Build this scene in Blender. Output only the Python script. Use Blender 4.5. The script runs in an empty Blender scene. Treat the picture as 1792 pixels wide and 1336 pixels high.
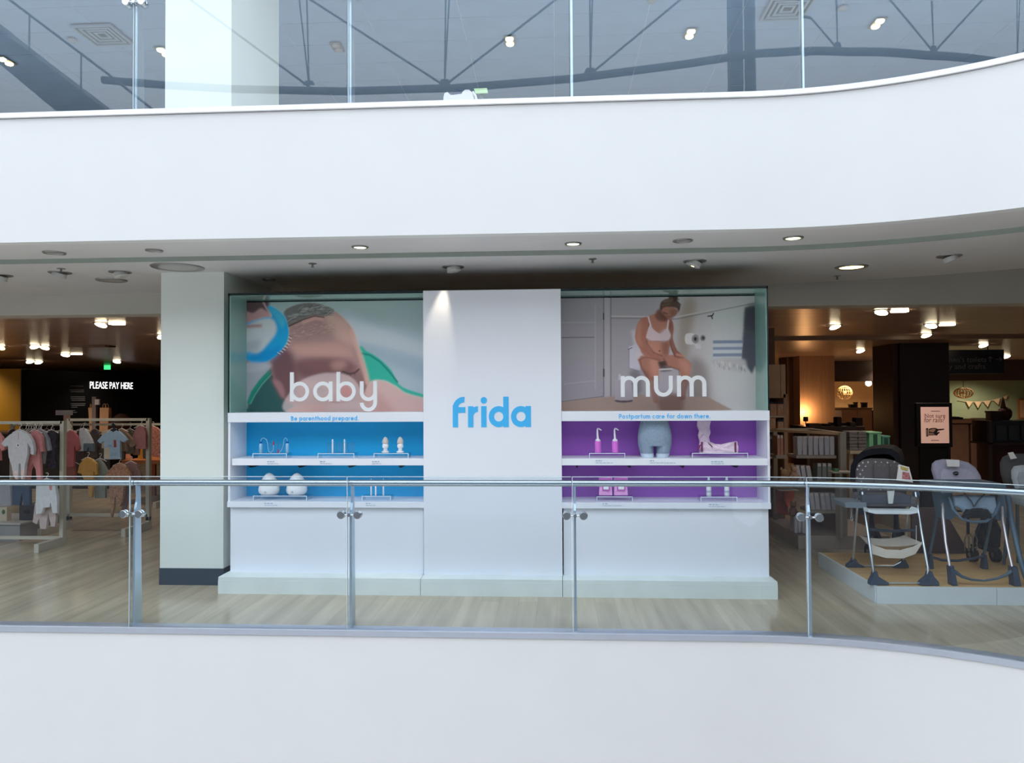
import bpy, bmesh, math, random
import numpy as np
from mathutils import Matrix, Vector

random.seed(7)
SC = bpy.context.scene
COL = SC.collection
# ------------------------------------------------------------------ camera
FPX, IW, IH = 1300.0, 1792, 1336
_y, _p, _r = math.radians(3.35), math.radians(1.2), math.radians(.31)
CAM = Vector((0, 0, 1.73))
FW = Vector((-math.sin(_y) * math.cos(_p), math.cos(_y) * math.cos(_p), math.sin(_p)))
_r0 = Vector((math.cos(_y), math.sin(_y), 0))
_u0 = _r0.cross(FW)
RT = _r0 * math.cos(_r) - _u0 * math.sin(_r)
UP = _u0 * math.cos(_r) + _r0 * math.sin(_r)
cd = bpy.data.cameras.new('camera')
cd.sensor_width = 36
cd.sensor_fit = 'HORIZONTAL'
cd.lens = FPX / IW * 36
cd.clip_start, cd.clip_end = .05, 300
cam = bpy.data.objects.new('camera', cd)
COL.objects.link(cam)
cam.matrix_world = Matrix(((RT.x, UP.x, -FW.x, CAM.x), (RT.y, UP.y, -FW.y, CAM.y), (RT.z, UP.z, -FW.z, CAM.z), (0, 0, 0, 1)))
SC.camera = cam


def at(x, y, Y):
    """point of the place measured at pixel x, y of the photo on the upright plane at depth Y"""
    d = FW + RT * (x - IW / 2) / FPX - UP * (y - IH / 2) / FPX
    return CAM + d * (Y / d.y)


def az(x, y, z):
    d = FW + RT * (x - IW / 2) / FPX - UP * (y - IH / 2) / FPX
    return CAM + d * ((z - CAM.z) / d.z)


# ------------------------------------------------------------------ view, sky
SC.view_settings.view_transform = 'Standard'
SC.view_settings.look = 'None'
SC.view_settings.gamma = 1
SC.view_settings.exposure = .3
SC.view_settings.use_curve_mapping = False
SC.cycles.max_bounces = 8
SC.cycles.diffuse_bounces = 4
SC.cycles.glossy_bounces = 4
SC.cycles.transparent_max_bounces = 24
SC.cycles.caustics_reflective = False
SC.cycles.caustics_refractive = False
SC.cycles.sample_clamp_indirect = 4
SC.cycles.use_denoising = True
W = bpy.data.worlds.new('overcast_sky')
SC.world = W
W.use_nodes = True
bg = W.node_tree.nodes['Background']
bg.inputs[0].default_value = (.85, .92, 1.0, 1)
bg.inputs[1].default_value = 2.35


def lamp(name, kind, loc, power, col=(1, .82, .62), size=.08, aim=None, angle=80, blend=.6):
    l = bpy.data.lights.new(name, kind)
    l.energy = power
    l.color = col
    if kind == 'SPOT':
        l.spot_size = math.radians(angle)
        l.spot_blend = blend
        l.shadow_soft_size = size
    elif kind == 'POINT':
        l.shadow_soft_size = size
    elif kind == 'AREA':
        l.size = size
    o = bpy.data.objects.new(name, l)
    o.location = loc
    d = Vector(aim) - Vector(loc) if aim is not None else Vector((0, 0, -1))
    o.rotation_euler = d.to_track_quat('-Z', 'Y').to_euler()
    COL.objects.link(o)
    return o


# ------------------------------------------------------------------ materials
def lin(c):
    return tuple((v / 255 / 12.92) if v / 255 <= .04045 else ((v / 255 + .055) / 1.055) ** 2.4 for v in c)


MATS = {}


def mat(name, col, rough=.5, metal=0, var=.06, scale=6, bump=0, spec=.5, stretch=(1, 1, 1), emit=0, coat=0, ecol=None):
    if name in MATS:
        return MATS[name]
    m = bpy.data.materials.new(name)
    m.use_nodes = True
    nt = m.node_tree
    b = nt.nodes['Principled BSDF']
    c = lin(col)
    tc = nt.nodes.new('ShaderNodeTexCoord')
    mp = nt.nodes.new('ShaderNodeMapping')
    mp.inputs['Scale'].default_value = stretch
    nz = nt.nodes.new('ShaderNodeTexNoise')
    nz.inputs['Scale'].default_value = scale
    nz.inputs['Detail'].default_value = 4
    nt.links.new(tc.outputs['Object'], mp.inputs[0])
    nt.links.new(mp.outputs[0], nz.inputs['Vector'])
    rp = nt.nodes.new('ShaderNodeValToRGB')
    rp.color_ramp.elements[0].position = .3
    rp.color_ramp.elements[1].position = .7
    rp.color_ramp.elements[0].color = tuple(min(1, v * (1 - var)) for v in c) + (1,)
    rp.color_ramp.elements[1].color = tuple(min(1, v * (1 + var)) for v in c) + (1,)
    nt.links.new(nz.outputs['Fac'], rp.inputs[0])
    nt.links.new(rp.outputs[0], b.inputs['Base Color'])
    b.inputs['Roughness'].default_value = rough
    b.inputs['Metallic'].default_value = metal
    b.inputs['Specular IOR Level'].default_value = spec
    b.inputs['Coat Weight'].default_value = coat
    b.inputs['Coat Roughness'].default_value = .05
    if bump:
        bp = nt.nodes.new('ShaderNodeBump')
        bp.inputs['Strength'].default_value = bump
        bp.inputs['Distance'].default_value = .02
        nt.links.new(nz.outputs['Fac'], bp.inputs['Height'])
        nt.links.new(bp.outputs[0], b.inputs['Normal'])
    if emit:
        b.inputs['Emission Color'].default_value = (lin(ecol) if ecol else c) + (1,)
        b.inputs['Emission Strength'].default_value = emit
    MATS[name] = m
    return m


def glass(name, tint, f0=.045, body=1.0):
    """clear sheet: lets light straight through with a tint, mirrors by angle"""
    m = bpy.data.materials.new(name)
    m.use_nodes = True
    nt = m.node_tree
    nt.nodes.clear()
    out = nt.nodes.new('ShaderNodeOutputMaterial')
    tr = nt.nodes.new('ShaderNodeBsdfTransparent')
    tr.inputs[0].default_value = tuple(tint) + (1,)
    gl = nt.nodes.new('ShaderNodeBsdfGlossy')
    gl.inputs['Roughness'].default_value = 0
    lw = nt.nodes.new('ShaderNodeLayerWeight')
    lw.inputs['Blend'].default_value = .5
    pw = nt.nodes.new('ShaderNodeMath')
    pw.operation = 'POWER'
    pw.inputs[1].default_value = 5
    ma = nt.nodes.new('ShaderNodeMath')
    ma.operation = 'MULTIPLY_ADD'
    ma.inputs[1].default_value = 1 - f0
    ma.inputs[2].default_value = f0
    mx = nt.nodes.new('ShaderNodeMixShader')
    nt.links.new(lw.outputs['Facing'], pw.inputs[0])
    nt.links.new(pw.outputs[0], ma.inputs[0])
    nt.links.new(ma.outputs[0], mx.inputs[0])
    nt.links.new(tr.outputs[0], mx.inputs[1])
    nt.links.new(gl.outputs[0], mx.inputs[2])
    nt.links.new(mx.outputs[0], out.inputs[0])
    MATS[name] = m
    return m


# ------------------------------------------------------------------ mesh helpers
class MB:
    def __init__(s):
        s.v, s.f = [], []

    def add(s, vs, fs):
        n = len(s.v)
        s.v += [tuple(v) for v in vs]
        s.f += [tuple(i + n for i in f) for f in fs]
        return s

    def box(s, x0, x1, y0, y1, z0, z1, c=0):
        """box; c > 0 chamfers its edges"""
        x0, x1 = sorted((x0, x1))
        y0, y1 = sorted((y0, y1))
        z0, z1 = sorted((z0, z1))
        if c:
            c = min(c, (x1 - x0) / 3, (y1 - y0) / 3, (z1 - z0) / 3)
            bm = bmesh.new()
            vs = [bm.verts.new(p) for p in ((x0, y0, z0), (x1, y0, z0), (x1, y1, z0), (x0, y1, z0), (x0, y0, z1), (x1, y0, z1), (x1, y1, z1), (x0, y1, z1))]
            for f in ((0, 3, 2, 1), (4, 5, 6, 7), (0, 1, 5, 4), (1, 2, 6, 5), (2, 3, 7, 6), (3, 0, 4, 7)):
                bm.faces.new([vs[i] for i in f])
            bmesh.ops.bevel(bm, geom=list(bm.edges), offset=c, segments=2, affect='EDGES', profile=.6)
            s.bm(bm)
            return s
        return s.add([(x0, y0, z0), (x1, y0, z0), (x1, y1, z0), (x0, y1, z0), (x0, y0, z1), (x1, y0, z1), (x1, y1, z1), (x0, y1, z1)],
                     [(0, 3, 2, 1), (4, 5, 6, 7), (0, 1, 5, 4), (1, 2, 6, 5), (2, 3, 7, 6), (3, 0, 4, 7)])

    def bm(s, bm):
        bm.verts.index_update()
        s.add([v.co for v in bm.verts], [[v.index for v in f.verts] for f in bm.faces])
        bm.free()
        return s

    def tube(s, pts, r, n=10, caps=True):
        pts = [Vector(p) for p in pts]
        rs = r if isinstance(r, (list, tuple)) else [r] * len(pts)
        up = None
        rings = []
        for i, p in enumerate(pts):
            t = (pts[min(i + 1, len(pts) - 1)] - pts[max(i - 1, 0)]).normalized()
            if up is None:
                up = t.orthogonal().normalized()
            else:
                up = (up - t * up.dot(t)).normalized()
            w = t.cross(up)
            rings.append([p + (up * math.cos(a) + w * math.sin(a)) * rs[i] for a in [2 * math.pi * k / n for k in range(n)]])
        vs = [v for g in rings for v in g]
        fs = []
        for i in range(len(pts) - 1):
            for k in range(n):
                k2 = (k + 1) % n
                fs.append((i * n + k, i * n + k2, (i + 1) * n + k2, (i + 1) * n + k))
        if caps:
            fs.append(tuple(range(n - 1, -1, -1)))
            fs.append(tuple((len(pts) - 1) * n + k for k in range(n)))
        return s.add(vs, fs)

    def lathe(s, prof, o=(0, 0, 0), axis='Z', n=24):
        """prof: list of (radius, height)"""
        o = Vector(o)
        vs, fs = [], []
        for r, h in prof:
            for k in range(n):
                a = 2 * math.pi * k / n
                c, d = r * math.cos(a), r * math.sin(a)
                vs.append(o + Vector({'Z': (c, d, h), 'Y': (c, h, -d), 'X': (h, c, d)}[axis]))
        for i in range(len(prof) - 1):
            for k in range(n):
                k2 = (k + 1) % n
                fs.append((i * n + k, i * n + k2, (i + 1) * n + k2, (i + 1) * n + k))
        fs.append(tuple(range(n - 1, -1, -1)))
        fs.append(tuple((len(prof) - 1) * n + k for k in range(n)))
        return s.add(vs, fs)

    def prism(s, poly, a, b, axis='Y'):
        """polygon in the other two axes, run from a to b along axis"""
        n = len(poly)
        m = {'Y': lambda p, t: (p[0], t, p[1]), 'X': lambda p, t: (t, p[0], p[1]), 'Z': lambda p, t: (p[0], p[1], t)}[axis]
        vs = [m(p, a) for p in poly] + [m(p, b) for p in poly]
        fs = [tuple(range(n)), tuple(range(2 * n - 1, n - 1, -1))] + [(i, i + n, (i + 1) % n + n, (i + 1) % n) for i in range(n)]
        return s.add(vs, fs)

    def ball(s, c, rx, ry=None, rz=None, n=16, m=10):
        ry = ry or rx
        rz = rz or rx
        vs, fs = [], []
        for i in range(m + 1):
            t = math.pi * i / m
            for k in range(n):
                a = 2 * math.pi * k / n
                vs.append((c[0] + rx * math.sin(t) * math.cos(a), c[1] + ry * math.sin(t) * math.sin(a), c[2] - rz * math.cos(t)))
        for i in range(m):
            for k in range(n):
                k2 = (k + 1) % n
                fs.append((i * n + k, i * n + k2, (i + 1) * n + k2, (i + 1) * n + k))
        return s.add(vs, fs)

    def build(s, name, m, parent=None, smooth=False):
        me = bpy.data.meshes.new(name)
        me.from_pydata(s.v, [], s.f)
        bm = bmesh.new()
        bm.from_mesh(me)
        bmesh.ops.remove_doubles(bm, verts=bm.verts, dist=1e-5)
        bmesh.ops.recalc_face_normals(bm, faces=bm.faces)
        bm.to_mesh(me)
        bm.free()
        me.materials.append(m)
        if smooth:
            me.shade_smooth()
            try:
                me.set_sharp_from_angle(angle=math.radians(40))
            except Exception:
                pass
        o = bpy.data.objects.new(name, me)
        COL.objects.link(o)
        if parent is not None:
            o.parent = parent
            o.matrix_parent_inverse = parent.matrix_basis.inverted()
        return o


def tag(o, label, cat, group=None):
    o['label'], o['category'] = label, cat
    if group:
        o['group'] = group
    return o


def thing(name, label, cat, loc=(0, 0, 0), group=None):
    o = bpy.data.objects.new(name, None)
    o.empty_display_size = .1
    o.location = loc
    COL.objects.link(o)
    return tag(o, label, cat, group)


def struct(o, parent=None):
    o['kind'] = 'structure'
    return o


def dup(root, delta, label=None, group=None):
    """copy of a thing with copies of its parts and sub-parts, moved by delta"""
    delta = Vector(delta)
    r = root.copy()
    COL.objects.link(r)
    r.location = root.location + delta
    if label:
        r['label'] = label
    if group:
        r['group'] = group
    for ch in list(root.children):
        c = ch.copy()
        COL.objects.link(c)
        c.parent = r
        c.matrix_parent_inverse = ch.matrix_parent_inverse.copy()
        for g in list(ch.children):
            d = g.copy()
            COL.objects.link(d)
            d.parent = c
            d.matrix_parent_inverse = g.matrix_parent_inverse.copy()
    return r


# geometric rounded-sans letters drawn as strokes: x-height 1, baseline 0
def glyph(ch, w, asc=1.5, desc=.45):
    h = w / 2
    R = .5 - h
    A = lambda cx, cy, r, a0, a1: ('a', cx, cy, r, a0, a1)
    L = lambda *p: ('l',) + p
    xr = 1 - h
    g = {
        'a': ([A(.5, .5, R, 0, 360), L(xr, 0, xr, 1)], 1),
        'd': ([A(.5, .5, R, 0, 360), L(xr, 0, xr, asc)], 1),
        'b': ([A(.5, .5, R, 0, 360), L(h, 0, h, asc)], 1),
        'p': ([A(.5, .5, R, 0, 360), L(h, -desc, h, 1)], 1),
        'o': ([A(.5, .5, R, 0, 360)], 1),
        'c': ([A(.5, .5, R, 45, 315)], .9),
        'e': ([A(.5, .5, R, 0, 320), L(h, .5, xr + h * .9, .5)], 1),
        'n': ([L(h, 0, h, 1), A(.46, 1 - h - (.46 - h), .46 - h, 0, 180), L(.92 - h, 0, .92 - h, .54)], .92),
        'h': ([L(h, 0, h, asc), A(.46, .54, .46 - h, 0, 180), L(.92 - h, 0, .92 - h, .54)], .92),
        'u': ([L(h, .44, h, 1), A(.44, .44, .44 - h, 180, 360), L(.88 - h, .44, .88 - h, 1)], .88),
        'm': ([L(h, 0, h, 1), A(.39, 1 - .39, .39 - h, 0, 180), L(.78 - h, 0, .78 - h, .61),
               A(1.17 - w, 1 - .39, .39 - h, 0, 180), L(1.56 - w - h, 0, 1.56 - w - h, .61)], 1.56 - w),
        'r': ([L(h, 0, h, 1), A(.5, .5, R, 90, 165)], .55),
        't': ([L(.3, 0, .3, 1.35), L(0, 1 - h, .62, 1 - h)], .62),
        'f': (([L(h, 0, h, asc - .4), A(.55, asc - .55, .55 - h, 84, 180), L(h, 1 - h - .04, .64, 1 - h - .04)] if w > .25 else [L(.3, 0, .3, asc - .34), A(.64 - h * .3, asc - .34 - h * .35, .34 - h * .3, 88, 180), L(0, 1 - h - .06, .62, 1 - h - .06)]), .66),
        'i': ([L(h, 0, h, 1), ('d', h, 1.28, h * 1.18)], w),
        'y': ([L(h, .44, h, 1), A(.44, .44, .44 - h, 180, 360), L(.88 - h, -.08, .88 - h, 1), A(.44, -.08, .44 - h, 180, 360)], .88),
        's': ([A(.36, .73, .27 - h, 20, 270), A(.36, .27, .27 - h, -160, 90)], .72),
        'w': ([L(h, 1, .38, 0), L(.38, 0, .7, 1), L(.7, 1, 1.02, 0), L(1.02, 0, 1.4 - h, 1)], 1.4),
        'B': ([L(h, 0, h, 1.4), A(.52, .4, .4 - h, -90, 90), A(.48, 1.06, .34 - h, -90, 90), L(h, h, .52, h), L(h, .76, .52, .76), L(h, 1.4 - h, .5, 1.4 - h)], .95),
        'P': ([L(h, 0, h, 1.4), A(.5, .96, .44 - h, -90, 90), L(h, .52 + h, .5, .52 + h), L(h, 1.4 - h, .5, 1.4 - h)], .95),
        '.': ([('d', h, h, h)], w),
        ' ': ([], .36),
    }
    return g[ch]


def lettering(text, name, m, x0, x1, zb, zx, Y, depth, w, gap=.2, parent=None, asc=1.5, desc=.45, split=False):
    """text from X=x0 to x1, baseline zb, x-height zx, standing on plane Y and facing the atrium"""
    mb = MB()
    gl = [glyph(c, w, asc, desc) for c in text]
    tot = sum(g[1] for g in gl) + gap * (len(gl) - 1)
    sx, sz = (x1 - x0) / tot, zx
    cur = 0
    outs = []
    for g, adv in gl:
        for pi, p in enumerate(g):
            Y0, Y1 = Y - .0004 * pi, Y + depth + .0004 * pi
            if p[0] == 'l':
                d = Vector((p[3] - p[1], p[4] - p[2])).normalized()
                nn = Vector((-d.y, d.x)) * w / 2
                path = [(Vector((p[1], p[2])), nn), (Vector((p[3], p[4])), nn)]
                closed = False
            else:
                cx, cy, r = p[1:4]
                a0, a1 = (0, 360) if p[0] == 'd' else p[4:6]
                closed = a1 - a0 >= 360
                ns = max(6, int(abs(a1 - a0) / 11))
                ww = w / 2 if p[0] == 'a' else r * .499
                r = r if p[0] == 'a' else r * .5
                path = []
                for i in range(ns + (0 if closed else 1)):
                    a = math.radians(a0 + (a1 - a0) * i / ns)
                    u = Vector((math.cos(a), math.sin(a)))
                    path.append((Vector((cx, cy)) + u * r, u * ww))
            vs = []
            for c, nn in path:
                for q, yy in ((c - nn, Y0), (c + nn, Y0), (c + nn, Y1), (c - nn, Y1)):
                    vs.append((x0 + (cur + q.x) * sx, yy, zb + q.y * sz))
            fs = []
            n = len(path)
            for i in range(n if closed else n - 1):
                j = (i + 1) % n
                for e in range(4):
                    e2 = (e + 1) % 4
                    fs.append((i * 4 + e, i * 4 + e2, j * 4 + e2, j * 4 + e))
            if not closed:
                fs += [(0, 1, 2, 3), ((n - 1) * 4 + 3, (n - 1) * 4 + 2, (n - 1) * 4 + 1, (n - 1) * 4)]
            mb.add(vs, fs)
        cur += adv + gap
        if split and mb.v:
            outs.append(mb.build('letter', m, parent))
            mb = MB()
    if split:
        return outs
    o = mb.build(name, m, parent)
    o['kind'] = 'stuff'
    return o


def words(text, name, m, p0, right, width, parent=None, depth=.004, shear=0, height=None, up=(0, 0, 1)):
    """built-in font text as a mesh: starts at p0, runs along right, width metres long"""
    cu = bpy.data.curves.new(name, 'FONT')
    cu.body = text
    cu.extrude = .5
    cu.shear = shear
    cu.resolution_u = 3
    t = bpy.data.objects.new(name, cu)
    COL.objects.link(t)
    dg = bpy.context.evaluated_depsgraph_get()
    me = bpy.data.meshes.new_from_object(t.evaluated_get(dg))
    bpy.data.objects.remove(t)
    co = np.array([v.co for v in me.vertices])
    mn, mx = co.min(0), co.max(0)
    s = width / (mx[0] - mn[0])
    sz = height / (mx[1] - mn[1]) if height else s
    right = Vector(right).normalized()
    upv = Vector(up)
    nrm = right.cross(upv)
    for v in me.vertices:
        c = v.co
        v.co = Vector(p0) + right * (c.x - mn[0]) * s + upv * (c.y - mn[1]) * sz + nrm * (c.z + .5) * depth
    me.materials.clear()
    me.materials.append(m)
    me.name = name
    o = bpy.data.objects.new(name, me)
    COL.objects.link(o)
    if parent is not None:
        o.parent = parent
        o.matrix_parent_inverse = parent.matrix_basis.inverted()
    return o


# ------------------------------------------------------------------ materials of the place
WHITE = mat('white_plaster', (214, 215, 216), .55, var=.012, scale=2)
OFFWHITE = mat('pillar_paint', (226, 232, 226), .5, var=.02, scale=2)
SOFFIT = mat('soffit_paint', (205, 203, 204), .6, var=.03, scale=2)
BULK = mat('bulkhead_paint', (196, 192, 182), .6, var=.03, scale=2)
STEEL = mat('brushed_steel', (178, 186, 194), .16, 1, var=.05, scale=20, stretch=(1, 1, 12))
CHROME = mat('polished_steel', (196, 202, 206), .14, 1, var=.03)
ALU = mat('aluminium_channel', (188, 194, 208), .35, .6, var=.03)
BLACK = mat('black_matt', (18, 18, 20), .6, var=.1)
DARKEDGE = mat('dark_edge_and_shadow', (20, 34, 34), .2, var=.05)
FIN = mat('satin_steel_post', (188, 204, 216), .3, .8, var=.03, scale=12)
GLASS = glass('balustrade_glass', (.94, .975, .996), .046)
GLASSEDGE = mat('glass_edge', (196, 210, 214), .15, var=.05)
ACRYL = glass('clear_acrylic', (.93, .96, .97), .06)
ACRYLEDGE = mat('acrylic_edge', (225, 238, 246), .2, var=.02)


def floor_mat():
    m = mat('pale_oak_boards', (192, 177, 152), .18, var=.16, scale=2.2, stretch=(5, .35, 1), spec=.5)
    nt = m.node_tree
    b = nt.nodes['Principled BSDF']
    tc = nt.nodes['Texture Coordinate']
    br = nt.nodes.new('ShaderNodeTexBrick')
    br.inputs['Scale'].default_value = 1
    br.inputs['Mortar Size'].default_value = .0015
    br.inputs['Brick Width'].default_value = 1.8
    br.inputs['Row Height'].default_value = .16
    br.inputs['Color1'].default_value = (1, 1, 1, 1)
    br.inputs['Color2'].default_value = (.86, .86, .85, 1)
    br.inputs['Mortar'].default_value = (.72, .72, .7, 1)
    mp = nt.nodes.new('ShaderNodeMapping')
    mp.inputs['Rotation'].default_value = (0, 0, math.pi / 2)
    nt.links.new(tc.outputs['Object'], mp.inputs[0])
    nt.links.new(mp.outputs[0], br.inputs['Vector'])
    mx = nt.nodes.new('ShaderNodeMix')
    mx.data_type = 'RGBA'
    mx.blend_type = 'MULTIPLY'
    mx.inputs[0].default_value = 1
    rp = [n for n in nt.nodes if n.type == 'VALTORGB'][0]
    nt.links.new(rp.outputs[0], mx.inputs[6])
    nt.links.new(br.outputs[0], mx.inputs[7])
    nt.links.new(mx.outputs[2], b.inputs['Base Color'])
    return m


FLOOR = floor_mat()


# ------------------------------------------------------------------ atrium edge in plan
def edge(s, off=0.0):
    """point on the balcony edge at run s (s = X along the straight part), moved out by off towards the shop"""
    if s <= 1.4:
        return Vector((s, 5.5 + off, 0))
    a = (s - 1.4) / 3.0
    if a <= math.pi / 2:
        r = 3.0 + off
        return Vector((1.4 + r * math.sin(a), 2.5 + r * math.cos(a), 0))
    return Vector((4.4 + off, 2.5 - (s - 1.4 - 1.5 * math.pi), 0))


def edir(s):
    if s <= 1.4:
        return Vector((1, 0, 0))
    a = min((s - 1.4) / 3.0, math.pi / 2)
    return Vector((math.cos(a), -math.sin(a), 0))


S_END = 1.4 + 1.5 * math.pi + 11


def run(s0, s1, step=.12):
    out = [s0]
    for k in range(int((min(s1, 1.4) - s0) / 2)):
        out.append(s0 + 2 * (k + 1))
    s = max(s0, 1.4)
    while s < min(s1, 1.4 + 1.5 * math.pi):
        out.append(s)
        s += step
    out.append(s1)
    out = sorted(set(round(v, 4) for v in out if s0 - 1e-6 <= v <= s1 + 1e-6))
    return out


def swept(prof, s0, s1, step=.12):
    """closed profile of (off, z) points swept along the edge"""
    ss = run(s0, s1, step)
    n = len(prof)
    vs, fs = [], []
    for s in ss:
        for o, z in prof:
            p = edge(s, o)
            vs.append((p.x, p.y, z))
    for i in range(len(ss) - 1):
        for k in range(n):
            k2 = (k + 1) % n
            fs.append((i * n + k, i * n + k2, (i + 1) * n + k2, (i + 1) * n + k))
    fs += [tuple(range(n)), tuple((len(ss) - 1) * n + k for k in range(n - 1, -1, -1))]
    return MB().add(vs, fs)


def slab(z0, z1, off, ymax=38, off2=None):
    """floor or ceiling polygon behind the edge"""
    pts = [edge(s, off) for s in run(-24, S_END, .15)]
    poly = [(p.x, p.y) for p in pts] + [(26, pts[-1].y), (26, ymax), (-24, ymax)]
    return MB().prism(poly, z0, z1, 'Z')


# floors, fascias, soffits
ZU = 3.96
struct(slab(-.5, 0, .1).build('floor', FLOOR))
struct(slab(ZU - .5, ZU, .1).build('floor_upper', mat('upper_floor', (214, 210, 204), .4)))
struct(swept([(0, -1.35), (0, -.045), (.1, -.045), (.1, -1.35)], -24, S_END).build('wall_lower_fascia', WHITE, smooth=True))
struct(swept([(0, 2.95), (0, ZU - .045), (.1, ZU - .045), (.1, 2.95)], -24, S_END).build('wall_upper_fascia', WHITE, smooth=True))
struct(swept([(-.012, -.045), (-.012, -.004), (-.004, 0), (.1, 0), (.1, -.045)], -24, S_END).build('trim_1', ALU, smooth=True))
struct(swept([(-.022, ZU - .04), (-.022, ZU - .004), (-.014, ZU), (.1, ZU), (.1, ZU - .04)], -24, S_END).build('trim_2', mat('upper_trim', (236, 237, 242), .4), smooth=True))
struct(swept([(.1, 2.95), (.1, 3.1), (.68, 3.1), (.68, 2.95)], -24, S_END).build('ceiling_soffit', SOFFIT))
struct(swept([(.68, 2.915), (.68, 3.1), (2.6, 3.1), (2.6, 2.915)], -24, S_END).build('ceiling_mall', SOFFIT))
struct(swept([(.672, 2.912), (.672, 2.952), (.69, 2.952), (.69, 2.912)], -24, S_END).build('trim_3', mat('shadow_gap_trim', (150, 160, 152), .5)))
# bulkhead over the shop front and the shop ceiling behind it
struct(MB().box(-24, 26, 8.1, 8.4, 2.69, 3.1).build('wall_bulkhead', BULK))
SHOPCEIL = mat('dark_bronze_strip_ceiling', (180, 148, 138), .3, .1, var=.25, scale=1.6, stretch=(.5, 14, 1), bump=.25)
struct(MB().box(-24, 26, 8.4, 38, 2.72, 2.9).build('ceiling_shop', SHOPCEIL))
DARKWALL = mat('dark_shop_wall', (44, 36, 34), .7)
struct(MB().box(-24, 26, 37.6, 38, 0, 7).build('wall_back', DARKWALL))
struct(MB().box(-24.2, -24, -20, 38, -5, 7).build('wall_left', DARKWALL))
struct(MB().box(26, 26.2, -20, 38, -5, 7).build('wall_right', DARKWALL))
# opposite side of the atrium and its floor
OPP = mat('far_side_render', (112, 114, 120), .7, var=.05)
struct(MB().box(-24, 26, -14.3, -14, -6, 9.0).build('wall_opposite', OPP))
struct(MB().box(-24, 26, -20, 5.5, -6.2, -6).build('floor_atrium', mat('atrium_floor', (232, 230, 224), .5)))
# white square column through both storeys
p = MB().box(-3.69, -3.085, 6.75, 7.9, .155, 2.915).build('pillar', OFFWHITE)
struct(p)
struct(MB().box(-3.695, -3.08, 6.745, 7.905, 0, .155).build('baseboard_pillar', mat('slate_skirting', (48, 62, 76), .45)))
struct(MB().box(-3.66, -3.02, 6.75, 7.95, ZU, 7.2).build('pillar_upper', OFFWHITE))

# upper storey ceiling: grey panels on white joints
TILE = mat('ceiling_tile', (150, 176, 206), .7, var=.05, scale=3)
uc = struct(MB().box(-24, 26, 6.2, 30, 6.735, 6.9).build('ceiling_upper', mat('ceiling_joint', (240, 244, 250), .6)))
tm = None
for i in range(-9, 7):
    for j in range(9):
        x, y = i * 1.225 - .6, 8.1 + j * .61
        if tm is None:
            tm = MB().box(-.609, .609, -.3, .3, -.005, 0).build('tile', TILE, uc)
            t = tm
        else:
            t = tm.copy()
            COL.objects.link(t)
        t.location = (x, y, 6.735)
struct(MB().box(-24, 26, 29.6, 30, ZU, 6.9).build('wall_upper_back', mat('upper_back_wall', (150, 152, 158), .7)))


# ------------------------------------------------------------------ glass balustrades
PITCH = 1.6835
POSTS = [.137 + PITCH * k for k in range(-4, 5)]


def balustrade(name, label, z0, zclamp, seam_off):
    root = thing(name, label, 'balustrade', (edge(0).x, edge(0).y, z0))
    for k, s in enumerate(POSTS):
        P, T = edge(s), edir(s)
        N = Vector((-T.y, T.x, 0)) if T.x > 0 else Vector((1, 0, 0))
        N = Vector((0, 0, 1)).cross(T)
        R = Matrix((T, N, Vector((0, 0, 1)))).transposed().to_4x4()

        def place(mb):
            mb.v = [tuple((R @ Vector(v)) + P + Vector((0, 0, z0))) for v in mb.v]
            return mb
        fin = [(.03, 0), (.135, 0), (.115, zclamp - .02), (.11, 1.0), (.1, 1.066), (.062, 1.066), (.07, .98), (.062, zclamp + .08), (.045, zclamp + .03), (.034, zclamp - .03)]
        post = place(MB().prism(fin, -.0085, .0085, 'X')).build('post', FIN, root)
        for sx in (-.062, .062):
            c = MB().lathe([(.006, -.02), (.026, -.02), (.031, -.014), (.031, -.004), (.026, 0), (.026, .014), (.03, .018), (.03, .03), (.012, .034)], (sx, 0, zclamp), 'Y', 20)
            place(c).build('clamp', CHROME, post, True)
        b = MB().tube([(-.062, -.008, zclamp), (.062, -.008, zclamp)], .007, 10)
        b.tube([(0, -.008, zclamp), (0, .04, zclamp)], .012, 10)
        b.lathe([(.004, -.02), (.013, -.02), (.013, .0), (.004, .004)], (0, 0, zclamp), 'Y', 14)
        place(b).build('clamp_arm', CHROME, post, True)
        if k == len(POSTS) - 1:
            break
        s0, s1 = s + seam_off + .005, POSTS[k + 1] + seam_off - .005
        g = swept([(.004, z0), (.004, z0 + 1.137), (.016, z0 + 1.137), (.016, z0)], s0, s1, .06).build('glass_panel', GLASS, root, True)
        e = swept([(.004, z0 + 1.137), (.004, z0 + 1.141), (.016, z0 + 1.141), (.016, z0 + 1.137)], s0, s1, .06)
        e2 = swept([(.003, z0), (.003, z0 + 1.141), (.017, z0 + 1.141), (.017, z0)], s0 - .004, s0, .06)
        e.add(e2.v, e2.f)
        e.build('glass_edge', GLASSEDGE, g)
        pts = [edge(v, .08) + Vector((0, 0, z0 + 1.083)) for v in run(s0 - .003, s1 + .003, .06)]
        MB().tube(pts, .024, 16).build('handrail', STEEL, root, True)
    return root


balustrade('glass_balustrade', 'clear glass balustrade with round steel handrail in front of the shop display', 0, .855, -.022)
balustrade('glass_balustrade', 'upper storey glass balustrade standing on the high white fascia', ZU, .838, -.012)

# ------------------------------------------------------------------ roof truss on the far side of the atrium (seen mirrored in the upper glass)
TRUSS = mat('truss_grey', (95, 100, 104), .5)


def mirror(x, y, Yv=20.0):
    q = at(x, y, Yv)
    return Vector((q.x, 11.02 - Yv, q.z))


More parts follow.
